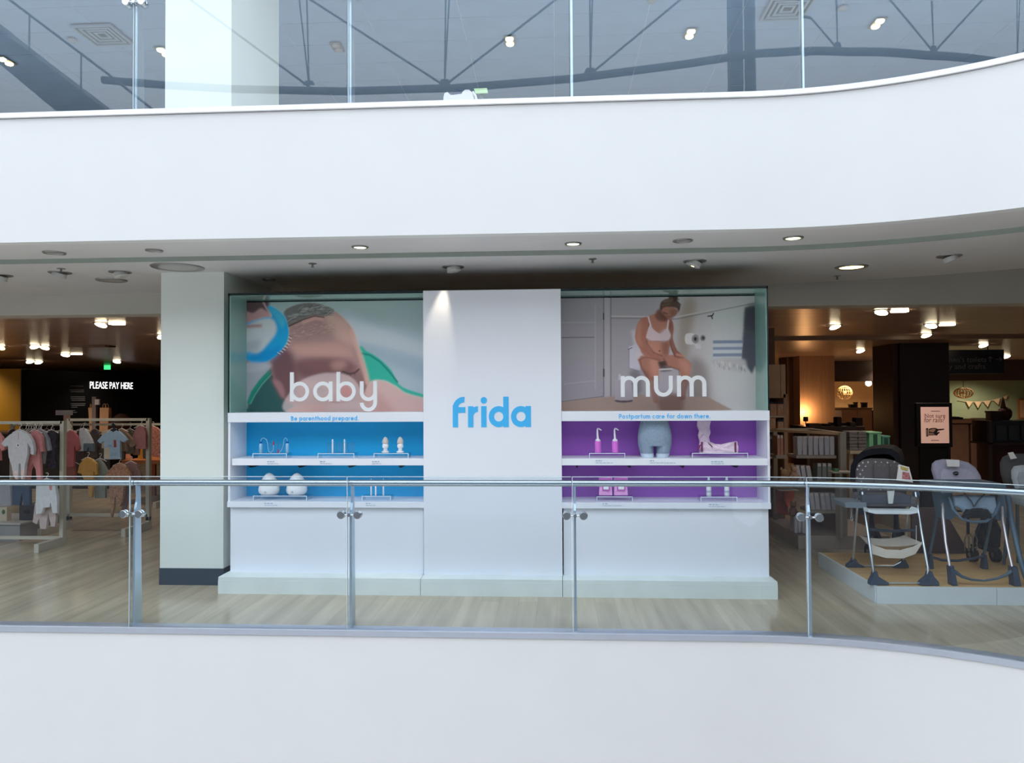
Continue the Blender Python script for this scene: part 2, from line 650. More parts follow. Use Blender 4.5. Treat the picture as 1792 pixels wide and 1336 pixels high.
tr = thing('roof_truss', 'grey tubular roof truss above the far side of the atrium', 'truss', (0, -9, 9.8))
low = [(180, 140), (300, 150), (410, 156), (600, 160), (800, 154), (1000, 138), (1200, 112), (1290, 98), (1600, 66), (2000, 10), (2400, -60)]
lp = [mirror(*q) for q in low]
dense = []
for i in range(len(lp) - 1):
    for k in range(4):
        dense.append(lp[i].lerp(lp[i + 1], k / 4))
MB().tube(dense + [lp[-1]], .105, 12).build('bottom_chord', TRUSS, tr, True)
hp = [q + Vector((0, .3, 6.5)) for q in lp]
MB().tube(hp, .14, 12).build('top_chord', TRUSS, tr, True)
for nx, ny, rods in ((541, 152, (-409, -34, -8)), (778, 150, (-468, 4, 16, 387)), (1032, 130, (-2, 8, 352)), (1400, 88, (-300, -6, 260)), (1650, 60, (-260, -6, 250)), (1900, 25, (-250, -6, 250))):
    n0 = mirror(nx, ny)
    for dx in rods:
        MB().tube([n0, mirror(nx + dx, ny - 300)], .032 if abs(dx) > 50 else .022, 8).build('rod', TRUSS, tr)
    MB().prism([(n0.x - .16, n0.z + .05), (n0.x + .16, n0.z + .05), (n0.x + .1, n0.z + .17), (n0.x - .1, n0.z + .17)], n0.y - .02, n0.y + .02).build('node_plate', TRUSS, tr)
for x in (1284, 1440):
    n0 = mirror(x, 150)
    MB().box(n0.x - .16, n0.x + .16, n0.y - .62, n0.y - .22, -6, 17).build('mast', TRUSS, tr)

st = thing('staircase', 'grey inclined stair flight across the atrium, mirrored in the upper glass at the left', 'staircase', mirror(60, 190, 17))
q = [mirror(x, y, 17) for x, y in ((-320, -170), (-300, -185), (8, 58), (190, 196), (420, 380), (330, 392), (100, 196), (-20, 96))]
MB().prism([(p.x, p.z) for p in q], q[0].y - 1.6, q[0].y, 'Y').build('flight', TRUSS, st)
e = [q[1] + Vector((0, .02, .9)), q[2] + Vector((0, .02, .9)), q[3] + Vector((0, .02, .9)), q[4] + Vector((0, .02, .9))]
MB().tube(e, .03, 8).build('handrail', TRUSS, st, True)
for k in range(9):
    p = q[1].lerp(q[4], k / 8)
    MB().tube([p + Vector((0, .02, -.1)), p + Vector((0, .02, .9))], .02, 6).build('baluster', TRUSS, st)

# ------------------------------------------------------------------ display stand
YF = 6.62
LAC = mat('white_lacquer', (238, 240, 247), .35, var=.012, scale=2)
PLINTHM = mat('scuffed_white_plinth', (226, 234, 230), .5, var=.05, scale=5)
TEAL = mat('gloss_teal_lining', (146, 186, 176), .1, var=.03, coat=.5)
BLUE = mat('sky_blue_print', (24, 184, 244), .45, var=.02, scale=1)
PURPLE = mat('violet_print', (172, 102, 208), .45, var=.02, scale=1)
LETTERW = mat('white_letter', (246, 246, 246), .35, var=.01)
BRANDB = mat('brand_blue_letter', (70, 188, 248), .4, var=.01)
CAPTION = mat('caption_print', (168, 188, 206), .6, var=.02)


class Painter:
    def __init__(s, X, Y, base):
        s.X, s.Y = X, Y
        s.a = np.zeros(X.shape + (3,)) + np.array(lin(base))

    def blur(s, m, r):
        r *= .8
        if r < .4:
            return m
        k = np.exp(-.5 * (np.arange(-int(3 * r), int(3 * r) + 1) / r) ** 2)
        k /= k.sum()
        p = len(k) // 2
        m = np.apply_along_axis(lambda v: np.convolve(np.pad(v, p, mode='edge'), k, 'valid'), 0, m)
        return np.apply_along_axis(lambda v: np.convolve(np.pad(v, p, mode='edge'), k, 'valid'), 1, m)

    def mask(s, pts, smooth=True):
        p = [np.array(q, float) for q in pts]
        if smooth:
            o = []
            n = len(p)
            for i in range(n):
                a, b, c, d = p[i - 1], p[i], p[(i + 1) % n], p[(i + 2) % n]
                for t in np.linspace(0, 1, 6, endpoint=False):
                    o.append(.5 * (2 * b + (c - a) * t + (2 * a - 5 * b + 4 * c - d) * t * t + (3 * b - a - 3 * c + d) * t ** 3))
            p = o
        ins = np.zeros(s.X.shape, bool)
        for i in range(len(p)):
            (x0, y0), (x1, y1) = p[i - 1], p[i]
            if y0 == y1:
                continue
            ins ^= ((s.Y < y0) != (s.Y < y1)) & (s.X < (x1 - x0) * (s.Y - y0) / (y1 - y0) + x0)
        return ins.astype(float)

    def poly(s, pts, c, blur=1, op=1, smooth=True, sub=None):
        m = s.mask(pts, smooth)
        if sub is not None:
            m *= sub
        m = (s.blur(m, blur) * op)[..., None]
        s.a = s.a * (1 - m) + np.array(lin(c)) * m

    def ell(s, cx, cy, rx, ry, c, blur=1, op=1, rot=0):
        t = math.radians(rot)
        u = (s.X - cx) * math.cos(t) + (s.Y - cy) * math.sin(t)
        v = -(s.X - cx) * math.sin(t) + (s.Y - cy) * math.cos(t)
        m = (s.blur(((u / rx) ** 2 + (v / ry) ** 2 < 1).astype(float), blur) * op)[..., None]
        s.a = s.a * (1 - m) + np.array(lin(c)) * m

    def line(s, pts, w, c, blur=.6, op=1):
        m = np.zeros(s.X.shape)
        for (x0, y0), (x1, y1) in zip(pts, pts[1:]):
            L2 = (x1 - x0) ** 2 + (y1 - y0) ** 2
            t = np.clip(((s.X - x0) * (x1 - x0) + (s.Y - y0) * (y1 - y0)) / L2, 0, 1)
            d = np.hypot(s.X - x0 - t * (x1 - x0), s.Y - y0 - t * (y1 - y0))
            m = np.maximum(m, np.clip((w - d) / 3 + .5, 0, 1))
        m = (s.blur(m, blur) * op)[..., None]
        s.a = s.a * (1 - m) + np.array(lin(c)) * m


def print_mat():
    m = bpy.data.materials.new('photo_print')
    m.use_nodes = True
    nt = m.node_tree
    at_ = nt.nodes.new('ShaderNodeVertexColor')
    at_.layer_name = 'ink'
    b = nt.nodes['Principled BSDF']
    nt.links.new(at_.outputs[0], b.inputs['Base Color'])
    b.inputs['Roughness'].default_value = .6
    b.inputs['Specular IOR Level'].default_value = .12
    return m


PRINT = print_mat()


def poster(x0, x1, z0, z1, Y, scale, ox, oy, paint, parent, gain, nx=520):
    nz = int(nx * (z1 - z0) / (x1 - x0))
    xs, zs = np.linspace(x0, x1, nx), np.linspace(z0, z1, nz)
    X, Z = np.meshgrid(xs, zs)
    D = np.stack([X, np.full_like(X, Y), Z], -1) - np.array(CAM)
    dz = D @ np.array(FW)
    px = (IW / 2 + FPX * (D @ np.array(RT)) / dz - ox) * scale
    py = (IH / 2 - FPX * (D @ np.array(UP)) / dz - oy) * scale
    p = Painter(px, py, (128, 128, 128))
    paint(p)
    rng = np.random.default_rng(3)
    p.a *= gain * np.array((1.06, 1.0, .92))
    mxc = p.a.max(-1, keepdims=True)
    p.a *= np.where(mxc < .6, 1, (.6 + .32 * (1 - np.exp(-(mxc - .6) / .32))) / mxc)
    p.a *= 1 + rng.normal(0, .02, p.a.shape[:2])[..., None]
    me = bpy.data.meshes.new('poster')
    vs = [tuple(v) for v in np.stack([X, np.full_like(X, Y), Z], -1).reshape(-1, 3)]
    fs = [(j * nx + i, j * nx + i + 1, (j + 1) * nx + i + 1, (j + 1) * nx + i) for j in range(nz - 1) for i in range(nx - 1)]
    me.from_pydata(vs, [], fs)
    ca = me.color_attributes.new('ink', 'FLOAT_COLOR', 'POINT')
    rgba = np.ones((nx * nz, 4), np.float32)
    rgba[:, :3] = np.clip(p.a.reshape(-1, 3), 0, .92)
    ca.data.foreach_set('color', rgba.ravel())
    me.materials.append(PRINT)
    o = bpy.data.objects.new('poster', me)
    COL.objects.link(o)
    o.parent = parent
    o.matrix_parent_inverse = parent.matrix_basis.inverted()
    return o


def paint_baby(p):
    B = p.poly
    B([(150, 60), (1900, 60), (1900, 1300), (150, 1300)], (122, 137, 141), 0, smooth=False)
    B([(1000, 330), (1300, 380), (1850, 560), (1850, 1200), (1000, 1200)], (134, 148, 160), 12)
    B([(1080, 350), (1350, 420), (1850, 590), (1850, 700), (1500, 600), (1150, 520)], (156, 166, 176), 9)
    B([(1200, 560), (1500, 640), (1850, 760), (1850, 900), (1500, 760), (1200, 640)], (118, 136, 150), 10, .8)
    B([(1180, 615), (1260, 625), (1370, 690), (1470, 790), (1560, 930), (1850, 1050), (1850, 1250), (1200, 1200)], (44, 138, 124), 2)
    p.line([(1200, 640), (1280, 655), (1370, 715), (1450, 800), (1520, 890)], 9, (28, 108, 100), 1.5)
    B([(150, 700), (430, 730), (600, 900), (600, 1250), (150, 1250)], (118, 124, 134), 6)
    B([(225, 1060), (290, 930), (430, 780), (560, 900), (620, 1250), (230, 1250)], (38, 68, 70), 4)
    p.line([(225, 1070), (260, 980), (330, 880), (430, 780)], 15, (26, 104, 92), 2)
    p.line([(240, 1080), (280, 1000), (345, 905), (440, 805)], 5, (80, 150, 136), 1.5, .6)
    head = [(540, 280), (600, 235), (720, 205), (850, 215), (965, 265), (1060, 345), (1125, 430), (1155, 530), (1195, 630), (1232, 730), (1258, 840), (1275, 910), (1230, 1080), (900, 1140), (640, 1100), (530, 1030), (465, 920), (425, 800), (410, 715), (470, 640), (560, 560), (580, 420)]
    B(head, (134, 107, 106), 1.5)
    hm = p.mask(head)
    B([(900, 300), (1060, 350), (1130, 460), (1160, 560), (1060, 540), (900, 420)], (164, 136, 130), 10, .9, sub=hm)
    B([(640, 560), (1000, 560), (1130, 650), (900, 680), (660, 640)], (156, 124, 118), 10, .8, sub=hm)
    B([(420, 640), (560, 600), (640, 760), (600, 1060), (500, 1010), (410, 760)], (84, 62, 68), 9, 1, sub=hm)
    B([(640, 700), (1000, 680), (1160, 760), (1000, 860), (700, 850)], (96, 70, 72), 9, 1, sub=hm)
    B([(430, 760), (560, 700), (760, 780), (1000, 800), (1180, 780), (1250, 860), (1240, 1000), (900, 900), (700, 880), (600, 1080), (500, 1010)], (84, 62, 66), 10, .6, sub=hm)
    B([(940, 720), (1050, 700), (1080, 760), (980, 790)], (150, 118, 114), 8, .6, sub=hm)
    p.line([(1120, 440), (1160, 560), (1205, 680), (1240, 800), (1262, 900)], 16, (188, 156, 148), 4, .8)
    hair = [(530, 285), (600, 232), (720, 203), (850, 212), (975, 270), (890, 318), (800, 312), (700, 345), (575, 405), (555, 350)]
    B(hair, (84, 86, 87), 2)
    B([(575, 405), (700, 345), (880, 320), (980, 420), (960, 520), (640, 560), (580, 480)], (112, 92, 92), 12, .55)
    rng = random.Random(4)
    for i in range(110):
        t = rng.random()
        x, y = 560 + t * 380 + rng.uniform(-20, 20), 330 - math.sin(t * 2.6) * 100 + rng.uniform(-10, 60)
        p.line([(x, y), (x + rng.uniform(30, 70), y - rng.uniform(-8, 30))], 2, rng.choice([(160, 164, 164), (58, 58, 60), (130, 134, 134), (70, 70, 72)]), .9, .42)
    p.line([(575, 405), (690, 350), (800, 315), (880, 328)], 5, (46, 38, 40), 1, .9)
    p.line([(700, 372), (800, 335), (870, 345)], 9, (176, 140, 138), 3, .7)
    for i in range(130):
        x, y = rng.uniform(590, 980), rng.uniform(380, 540)
        if x - 590 > (560 - y) * 3.2:
            continue
        p.line([(x, y), (x + rng.uniform(10, 34), y + rng.uniform(-14, 6))], 1.8, rng.choice([(84, 76, 76), (104, 92, 92), (160, 138, 134)]), .9, .5)
    p.line([(1040, 800), (1100, 820), (1150, 810), (1185, 780)], 7, (58, 46, 48), 2)
    p.line([(1050, 770), (1110, 778), (1170, 750)], 5, (100, 76, 76), 3, .7)
    p.line([(1085, 822), (1075, 836)], 3, (60, 48, 50), .8, .8)
    p.line([(1115, 826), (1112, 840)], 3, (60, 48, 50), .8, .8)
    p.line([(1145, 818), (1150, 832)], 3, (60, 48, 50), .8, .8)
    p.ell(1010, 960, 60, 26, (150, 116, 114), 8, .6, -20)
    p.line([(475, 890), (512, 930), (520, 985)], 5, (92, 66, 72), 2, .8)
    p.ell(850, 955, 46, 40, (72, 66, 70), 6, .85)
    p.line([(810, 945), (900, 965)], 5, (48, 42, 46), 2, .8)
    B([(430, 870), (500, 890), (540, 980), (520, 1030), (470, 950)], (118, 88, 92), 4)
    B([(560, 1155), (600, 960), (720, 860), (900, 812), (1080, 830), (1190, 940), (1215, 1155)], (196, 182, 186), 3, .42)
    B([(1010, 930), (1090, 920), (1130, 1000), (1060, 1030), (1010, 990)], (160, 112, 114), 5, .8)
    p.line([(940, 1060), (1000, 1072), (1060, 1066)], 6, (120, 78, 84), 2, .8)
    B([(1275, 900), (1390, 878), (1500, 925), (1600, 990), (1850, 1080), (1850, 1300), (540, 1300), (620, 1110), (900, 1090), (1180, 1080)], (190, 162, 162), 3)
    B([(1330, 960), (1420, 1040), (1500, 1150), (1560, 1300), (1380, 1300), (1330, 1080)], (150, 118, 118), 9, .7)
    B([(900, 1130), (1000, 1080), (1200, 1070), (1250, 1200), (900, 1250)], (206, 190, 194), 8, .7)
    B([(150, 90), (380, 90), (405, 190), (395, 310), (300, 330), (150, 330)], (74, 58, 62), 4)
    B([(150, 270), (260, 290), (340, 250), (430, 330), (400, 380), (320, 360), (290, 440), (150, 440)], (150, 118, 122), 3)
    p.line([(350, 190), (425, 335)], 6, (168, 140, 142), 2, .8)
    B([(150, 640), (250, 640), (300, 670), (260, 715), (150, 720)], (104, 76, 72), 4)
    ring = [(395, 232), (470, 260), (540, 330), (570, 430), (558, 540), (480, 645), (390, 706), (290, 726), (225, 705), (150, 640), (150, 420), (350, 330), (430, 320)]
    B(ring, (30, 146, 200), 1.5)
    rm = p.mask(ring)
    B([(395, 232), (470, 260), (540, 330), (520, 420), (450, 320)], (74, 176, 214), 5, .8, sub=rm)
    B([(260, 640), (420, 600), (500, 560), (480, 660), (380, 720), (240, 720)], (14, 106, 166), 8, .8, sub=rm)
    B([(150, 440), (300, 350), (420, 335), (466, 400), (458, 470), (390, 560), (310, 632), (220, 620), (150, 600)], (160, 168, 176), 4)
    B([(150, 560), (330, 520), (300, 630), (150, 620)], (120, 128, 138), 8, .8)
    p.line([(215, 405), (330, 400)], 15, (120, 70, 76), 4, .8)
    for i in range(15):
        a = math.radians(8 + i * 4.2)
        x, y = 395 + 190 * math.cos(a), 460 + 200 * math.sin(a)
        p.line([(x - 6, y - 4), (x + 18, y + 10)], 2, (188, 196, 204) if i % 2 else (40, 50, 60), .5, .9)
    B([(150, 722), (390, 728), (420, 760), (300, 800), (150, 800)], (134, 138, 148), 5, .8)


def paint_mum(p):
    B = p.poly
    B([(0, 0), (1900, 0), (1900, 1300), (0, 1300)], (140, 136, 140), 0, smooth=False)
    B([(0, 0), (900, 0), (900, 1300), (0, 1300)], (122, 119, 126), 30, smooth=False)
    B([(1250, 250), (1900, 200), (1900, 1100), (1300, 1000)], (150, 150, 154), 25)
    B([(1040, 170), (1140, 180), (1100, 420), (1070, 640), (1000, 640), (1000, 420)], (112, 102, 94), 9, .8)
    B([(1080, 640), (1230, 700), (1240, 1010), (1080, 1010)], (96, 88, 88), 12, .8)
    B([(0, 140), (395, 140), (395, 938), (0, 990)], (118, 116, 124), .5, smooth=False)
    for q in ([(60, 465), (320, 462)], [(397, 130), (397, 260)], [(397, 330), (397, 938)], [(455, 90), (455, 940)], [(0, 988), (395, 938)], [(0, 140), (395, 136)]):
        p.line(q, 3, (60, 58, 66), .7, .85)
    p.line([(397, 270), (397, 320)], 5, (36, 36, 40), .7)
    p.line([(399, 720), (399, 775)], 6, (40, 38, 42), .7)
    for q in ([(60, 345), (330, 342)], [(80, 838), (320, 812)], [(330, 200), (330, 880)]):
        p.line(q, 3, (138, 136, 142), 1, .7)
    p.line([(425, 140), (425, 940)], 20, (132, 130, 136), 1.5, .8)
    for dy, c in ((0, (152, 150, 154)), (16, (92, 90, 94))):
        p.line([(460, 292 + dy), (760, 296 + dy), (980, 300 + dy), (1640, 165 + dy)], 4, c, .8, .8)
    p.line([(460, 140), (900, 140)], 3, (150, 150, 154), 1, .5)
    B([(0, 992), (395, 942), (700, 925), (1240, 945), (1460, 1060), (1460, 1300), (0, 1300)], (122, 107, 102), 2, smooth=False)
    # toilet and bin
    B([(600, 540), (672, 515), (760, 530), (760, 730), (690, 735), (598, 715)], (152, 150, 162), 1.5, smooth=False)
    p.line([(600, 560), (600, 712), (690, 738)], 4, (100, 98, 110), 1)
    p.line([(640, 420), (665, 560)], 20, (150, 146, 154), 4, .8)
    p.line([(595, 560), (625, 545)], 4, (80, 78, 84), .8)
    B([(690, 720), (1000, 700), (960, 830), (930, 940), (790, 960), (760, 800)], (128, 124, 134), 3)
    B([(840, 690), (940, 700), (940, 730), (850, 735)], (70, 64, 70), 3)
    p.line([(845, 722), (950, 716)], 6, (160, 156, 160), 1.2)
    B([(610, 735), (690, 745), (700, 900), (640, 930), (610, 860)], (78, 76, 84), 6, .7)
    B([(488, 800), (530, 785), (620, 790), (636, 980), (560, 992), (490, 975)], (126, 122, 132), 1.5, smooth=False)
    p.ell(560, 972, 74, 16, (64, 54, 58), 1.5)
    p.ell(560, 958, 73, 14, (126, 122, 132), 1.5)
    p.line([(525, 765), (525, 800)], 7, (150, 148, 156), 1)
    B([(830, 930), (1030, 930), (1010, 1100), (880, 1100)], (92, 72, 68), 6, .8)
    # towels, holder
    B([(1278, 262), (1530, 235), (1530, 500), (1278, 500)], (150, 152, 156), 4, smooth=False)
    B([(1532, 222), (1640, 205), (1640, 640), (1590, 760), (1500, 640)], (64, 66, 76), 3, smooth=False)
    B([(1540, 220), (1640, 205), (1640, 400), (1535, 380)], (52, 52, 60), 5, .7)
    for k, c in enumerate([(98, 106, 126), (150, 154, 162), (104, 112, 132), (154, 158, 166), (100, 108, 128), (150, 152, 160)]):
        y = 488 + k * 26
        B([(1275, y), (1515 - k * 2, y - 2), (1515 - k * 2, y + 24), (1275, y + 26)], c, 1.2, smooth=False)
    B([(1275, 640), (1510, 635), (1545, 690), (1540, 742), (1440, 735), (1300, 690)], (140, 138, 142), 4)
    rng = random.Random(2)
    for i in range(30):
        x = rng.uniform(1285, 1530)
        y = 650 + (x - 1280) * .22 + rng.uniform(-20, 30)
        p.line([(x, y), (x + rng.uniform(-6, 10), y + 24)], 3, rng.choice([(172, 170, 174), (104, 102, 108)]), .8, .7)
    B([(1058, 440), (1125, 436), (1130, 508), (1060, 512)], (176, 174, 178), 1.2)
    p.ell(1134, 476, 30, 36, (104, 102, 108), 1.2)
    p.ell(1134, 476, 12, 16, (40, 38, 42), 1)
    p.ell(1195, 468, 21, 24, (92, 92, 98), 1.2)
    p.ell(1197, 468, 10, 12, (50, 48, 54), 1)
    B([(1122, 515), (1176, 515), (1178, 556), (1140, 552)], (160, 158, 164), 1.5, smooth=False)
    p.line([(1235, 293), (1272, 288), (1280, 270)], 5, (34, 32, 36), .8)
    p.line([(1262, 288), (1272, 312)], 5, (34, 32, 36), .8)
    # seated woman: legs, body, arms, head
    sk, sd, sl = (130, 90, 79), (92, 62, 57), (156, 114, 101)
    B([(672, 640), (690, 612), (780, 612), (846, 660), (838, 720), (832, 800), (756, 800), (700, 710)], sk, 1.5)
    B([(880, 628), (960, 602), (1050, 632), (1100, 676), (1092, 740), (1080, 810), (1008, 810), (1006, 730), (900, 692)], sk, 1.5)
    B([(756, 790), (834, 790), (826, 900), (838, 980), (800, 985), (775, 900)], (112, 78, 70), 2, .8)
    B([(1008, 800), (1082, 800), (1062, 900), (1050, 960), (1010, 960), (1012, 880)], (96, 66, 62), 2, .8)
    B([(770, 640), (838, 660), (834, 780), (790, 760)], sl, 6, .7)
    B([(1000, 640), (1090, 670), (1080, 760), (1030, 720)], sl, 6, .6)
    B([(690, 690), (760, 760), (756, 800), (700, 720)], sd, 5, .8)
    B([(838, 655), (890, 650), (905, 690), (850, 700)], (62, 46, 46), 3)
    B([(745, 300), (835, 268), (905, 305), (945, 322), (962, 400), (945, 480), (925, 545), (915, 610), (850, 640), (740, 622), (690, 560), (680, 440), (700, 330)], sk, 1.5)
    B([(760, 480), (850, 495), (860, 620), (780, 600), (740, 540)], sl, 8, .5)
    B([(870, 490), (925, 490), (912, 600), (870, 600)], sd, 7, .7)
    p.ell(846, 572, 9, 5, (84, 58, 56), 1)
    B([(668, 560), (690, 600), (676, 640), (662, 610)], (172, 160, 166), 3)
    B([(705, 308), (750, 300), (762, 350), (750, 430), (742, 510), (800, 585), (870, 612), (888, 640), (850, 656), (770, 618), (690, 552), (655, 490), (652, 430), (672, 350)], (126, 84, 74), 1.2)
    p.line([(762, 350), (750, 430), (744, 510), (800, 585), (868, 612)], 4, (78, 50, 47), 1.2, .75)
    B([(672, 360), (700, 330), (690, 460), (710, 540), (664, 490)], sl, 5, .5)
    B([(935, 318), (957, 370), (952, 460), (985, 560), (1040, 612), (1036, 628), (975, 622), (935, 540), (925, 440)], (108, 72, 65), 1.2)
    p.line([(930, 345), (926, 440), (938, 540), (972, 618)], 4, (74, 48, 45), 1.2, .7)
    p.line([(690, 640), (700, 710), (756, 790)], 5, (80, 54, 50), 1.5, .6)
    p.line([(880, 632), (905, 690), (1004, 725), (1008, 800)], 5, (80, 54, 50), 1.5, .7)
    p.line([(672, 645), (740, 622), (850, 648)], 4, (84, 56, 52), 1.5, .6)
    p.line([(985, 600), (1040, 615)], 8, sl, 2, .7)
    B([(770, 362), (800, 400), (852, 432), (905, 392), (925, 420), (936, 455), (915, 486), (850, 492), (775, 490), (742, 470), (745, 430)], (172, 156, 162), 1.2)
    p.line([(742, 470), (775, 490), (850, 493), (915, 487), (936, 458)], 3.5, (104, 84, 86), 1, .7)
    p.line([(774, 365), (800, 400), (852, 434), (905, 394)], 3, (112, 90, 90), .9, .6)
    B([(850, 432), (905, 395), (930, 450), (915, 484), (855, 490)], (152, 140, 148), 5, .7)
    p.line([(757, 300), (775, 370)], 5, (188, 176, 182), .8)
    p.line([(918, 322), (908, 400)], 5, (170, 160, 166), .8)
    B([(840, 235), (905, 260), (900, 330), (840, 330), (810, 290)], sd, 3)
    B([(855, 215), (930, 215), (990, 240), (985, 275), (940, 310), (905, 302), (866, 268)], (124, 86, 75), 1.5)
    B([(862, 250), (905, 302), (940, 312), (900, 330), (850, 300)], (78, 53, 49), 4, .8)
    B([(930, 240), (988, 245), (975, 285), (935, 300)], (96, 68, 62), 4, .8)
    p.line([(880, 262), (912, 276)], 3.5, (60, 42, 40), 1)
    p.line([(905, 292), (930, 298)], 3, (90, 56, 54), 1)
    B([(848, 225), (862, 175), (920, 150), (985, 165), (1010, 205), (1000, 262), (985, 230), (930, 218), (880, 222), (858, 250)], (66, 52, 48), 1.5)
    p.ell(958, 150, 38, 28, (50, 38, 37), 2, 1, -10)
    p.ell(940, 150, 14, 12, (86, 68, 62), 3, .7)
    for q in ([(930, 148), (915, 130)], [(975, 135), (995, 125)], [(985, 158), (1004, 160)], [(1000, 190), (1018, 200)]):
        p.line(q, 3, (60, 48, 46), .8)
    p.line([(985, 170), (1012, 200), (1004, 240)], 4, (60, 48, 46), 1.2)
    p.line([(880, 175), (950, 165)], 6, (100, 82, 74), 3, .7)
    p.line([(868, 205), (930, 195)], 4, (92, 76, 68), 2, .7)


def bay(X0, X1, side, back, label, back_label, painter, scale, ox, oy, brand_caption, cap_x, product_caps):
    """one bay of the stand; side = -1 when its outer end is on the left"""
    root = thing('display_cabinet', label, 'display cabinet', ((X0 + X1) / 2, YF, 0))
    outer, inner = (X0, X1) if side < 0 else (X1, X0)
    t = .02 * -side                       # from the outer face inwards
    YB = 6.985
    MB().box(X0 + .012, X1 - .012, YF + .03, YB + .02, .147, .742).build('lower_panel', LAC, root)
    MB().box(X0, X1, YF - .008, YB, 1.513, 1.60, .004).build('header_board', LAC, root)
    bp = MB().box(X0, X1, YB, YB + .02, .742, 1.52).build('back_panel', back, root)
    if back_label:
        bp['label'] = back_label
    MB().box(outer, outer + t, YF + .004, YB, .795, 1.513).build('side_panel', LAC, root)
    lo = outer + t * 2.2 if side < 0 else X0
    hi = X1 if side < 0 else outer + t * 1.2
    sh = MB().box(lo, hi, YF - .012, YB - .01, 1.122, 1.182, .003).build('shelf', LAC, root)
    sh2 = MB().box(X0, X1, YF - .014, YB, .742, .795, .003).build('shelf', LAC, root)
    for k in range(4):
        x = X0 + .14 + (X1 - X0 - .2) * k / 3.4
        MB().prism([(YB - .25, 1.122), (YB - .25, 1.112), (YB - .2, 1.085), (YB, 1.085), (YB, 1.122)], x - .007, x + .007, 'X').build('bracket', BLACK, root)
    # gloss lined picture niche
    MB().box(X0 if side > 0 else outer, X1 if side < 0 else outer, YB + .002, YB + .03, 1.6, 2.69).build('niche_back', TEAL, root)
    MB().box(outer, outer + t, YF + .004, YB + .002, 1.6, 2.676).build('niche_side', TEAL, root)
    MB().box(X0, X1, YF + .004, YB + .002, 2.668, 2.69).build('niche_top', TEAL, root)
    e = MB().box(X0, X1, YF - .002, YF + .004, 2.672, 2.694)
    e.box(outer - .001, outer + t * .55, YF - .002, YF + .004, 1.6, 2.694)
    e.build('niche_edge', DARKEDGE, root)
    MB().box(X0, X1, YB - .008, YB, 2.655, 2.668).build('painted_shadow_line', DARKEDGE, root)  # dark strip painting in the shadow where the niche top meets its back
    poster(X0 + (.02 if side < 0 else 0), X1 - (.02 if side > 0 else 0), 1.6, 2.66, YB - .004, scale, ox, oy, painter, root, 2.4)
    ht = [o for o in root.children if o.name.startswith('header_board')][0]
    xa, xb = at(cap_x[0], 732, YF).x, at(cap_x[1], 732, YF).x
    lettering(brand_caption, 'lettering', BRANDB, xa, xb, at(610 if side < 0 else 1160, 736 if side < 0 else 732.6, YF).z, .028, YF - .011, .004, .24, .22, ht)
    for x, y, w, long in product_caps:
        q = at(x, y, YF)
        host = sh if q.z > 1.0 else sh2
        m = MB()
        rr = random.Random(int(x))
        for row, (ww, hh) in enumerate(((w, .008), (long, .0045))):
            cx = q.x
            while cx < q.x + ww * .0051:
                l = rr.uniform(.012, .03)
                m.box(cx, min(cx + l, q.x + ww * .0051), YF - .0165, YF - .0145, q.z - row * .018 - hh / 2, q.z - row * .018 + hh / 2)
                cx += l + .007
        m.build('caption', CAPTION, host)['kind'] = 'stuff'
    return root


left_bay = bay(-2.985, -1.183, -1, BLUE, 'white display cabinet with a blue lined shelf niche below the picture of a baby', 'sky blue back panel', paint_baby, 4.978, 390, 490,
               'Be parenthood prepared.', (510, 627.6), [(469, 808, 13, 21), (561, 808, 9, 21), (652, 808, 13, 17), (464, 881, 15, 23), (641, 881, 9, 17)])
right_bay = bay(.051, 1.866, 1, PURPLE, 'white display cabinet with a violet lined shelf niche below the picture of a mother', 'violet back panel', paint_mum, 4.595, 970, 490,
                'Postpartum care for down there.', (1083, 1242.5), [(1042, 806.5, 11, 30), (1137, 806.5, 7, 44), (1244, 808, 20, 22), (1054, 881.5, 9, 34), (1240, 883, 17, 28)])
# big words in front of the pictures
q = at(508, 703, 6.68)
lettering('baby', 'lettering', LETTERW, q.x, at(660, 703, 6.68).x, q.z, .181, 6.67, .02, .185, .21, left_bay, asc=1.48, desc=.5, split=True)
q = at(1086.4, 695, 6.68)
lettering('mum', 'lettering', LETTERW, q.x, at(1236, 695, 6.68).x, q.z, .187, 6.67, .02, .185, .2, right_bay, split=True)
cp = thing('display_tower', 'tall white centre panel carrying large blue letters between two display cabinets', 'display panel', (-.566, YF, .147))
MB().box(-1.183, .051, YF - .02, YF + .4, .147, 2.69, .002).build('board', LAC, cp)
q = at(793, 748, YF)
lettering('frida', 'lettering', BRANDB, q.x, at(929.5, 748, YF).x, q.z, .187, YF - .024, .004, .27, .11, cp, asc=1.45, split=True)
pl = thing('display_plinth', 'low white plinth along the floor under the display', 'plinth', (-.56, 6.46, 0))
for x0, x1 in ((-3.0, -1.19), (-1.186, .048), (.052, 1.872)):
    m = MB().box(x0, x1, 6.46, 7.02, 0, .118)
    m.box(x0, x1, 6.464, 7.02, .118, .147, .002)
    m.build('plinth_section', PLINTHM, pl)
lamp('panel_spotlight', 'SPOT', (-.96, 6.515, 2.895), 17, (1, .85, .64), .015, (-1.06, 6.6, 2.25), 32, .8)


# ------------------------------------------------------------------ goods on the display shelves
PLAST = mat('white_plastic', (240, 241, 243), .35, var=.01)
SOFTCLEAR = mat('frosted_clear_plastic', (150, 196, 228), .3, var=.03)
YS = 6.72


def shelf_z(lower):
    return .795 if lower else 1.182


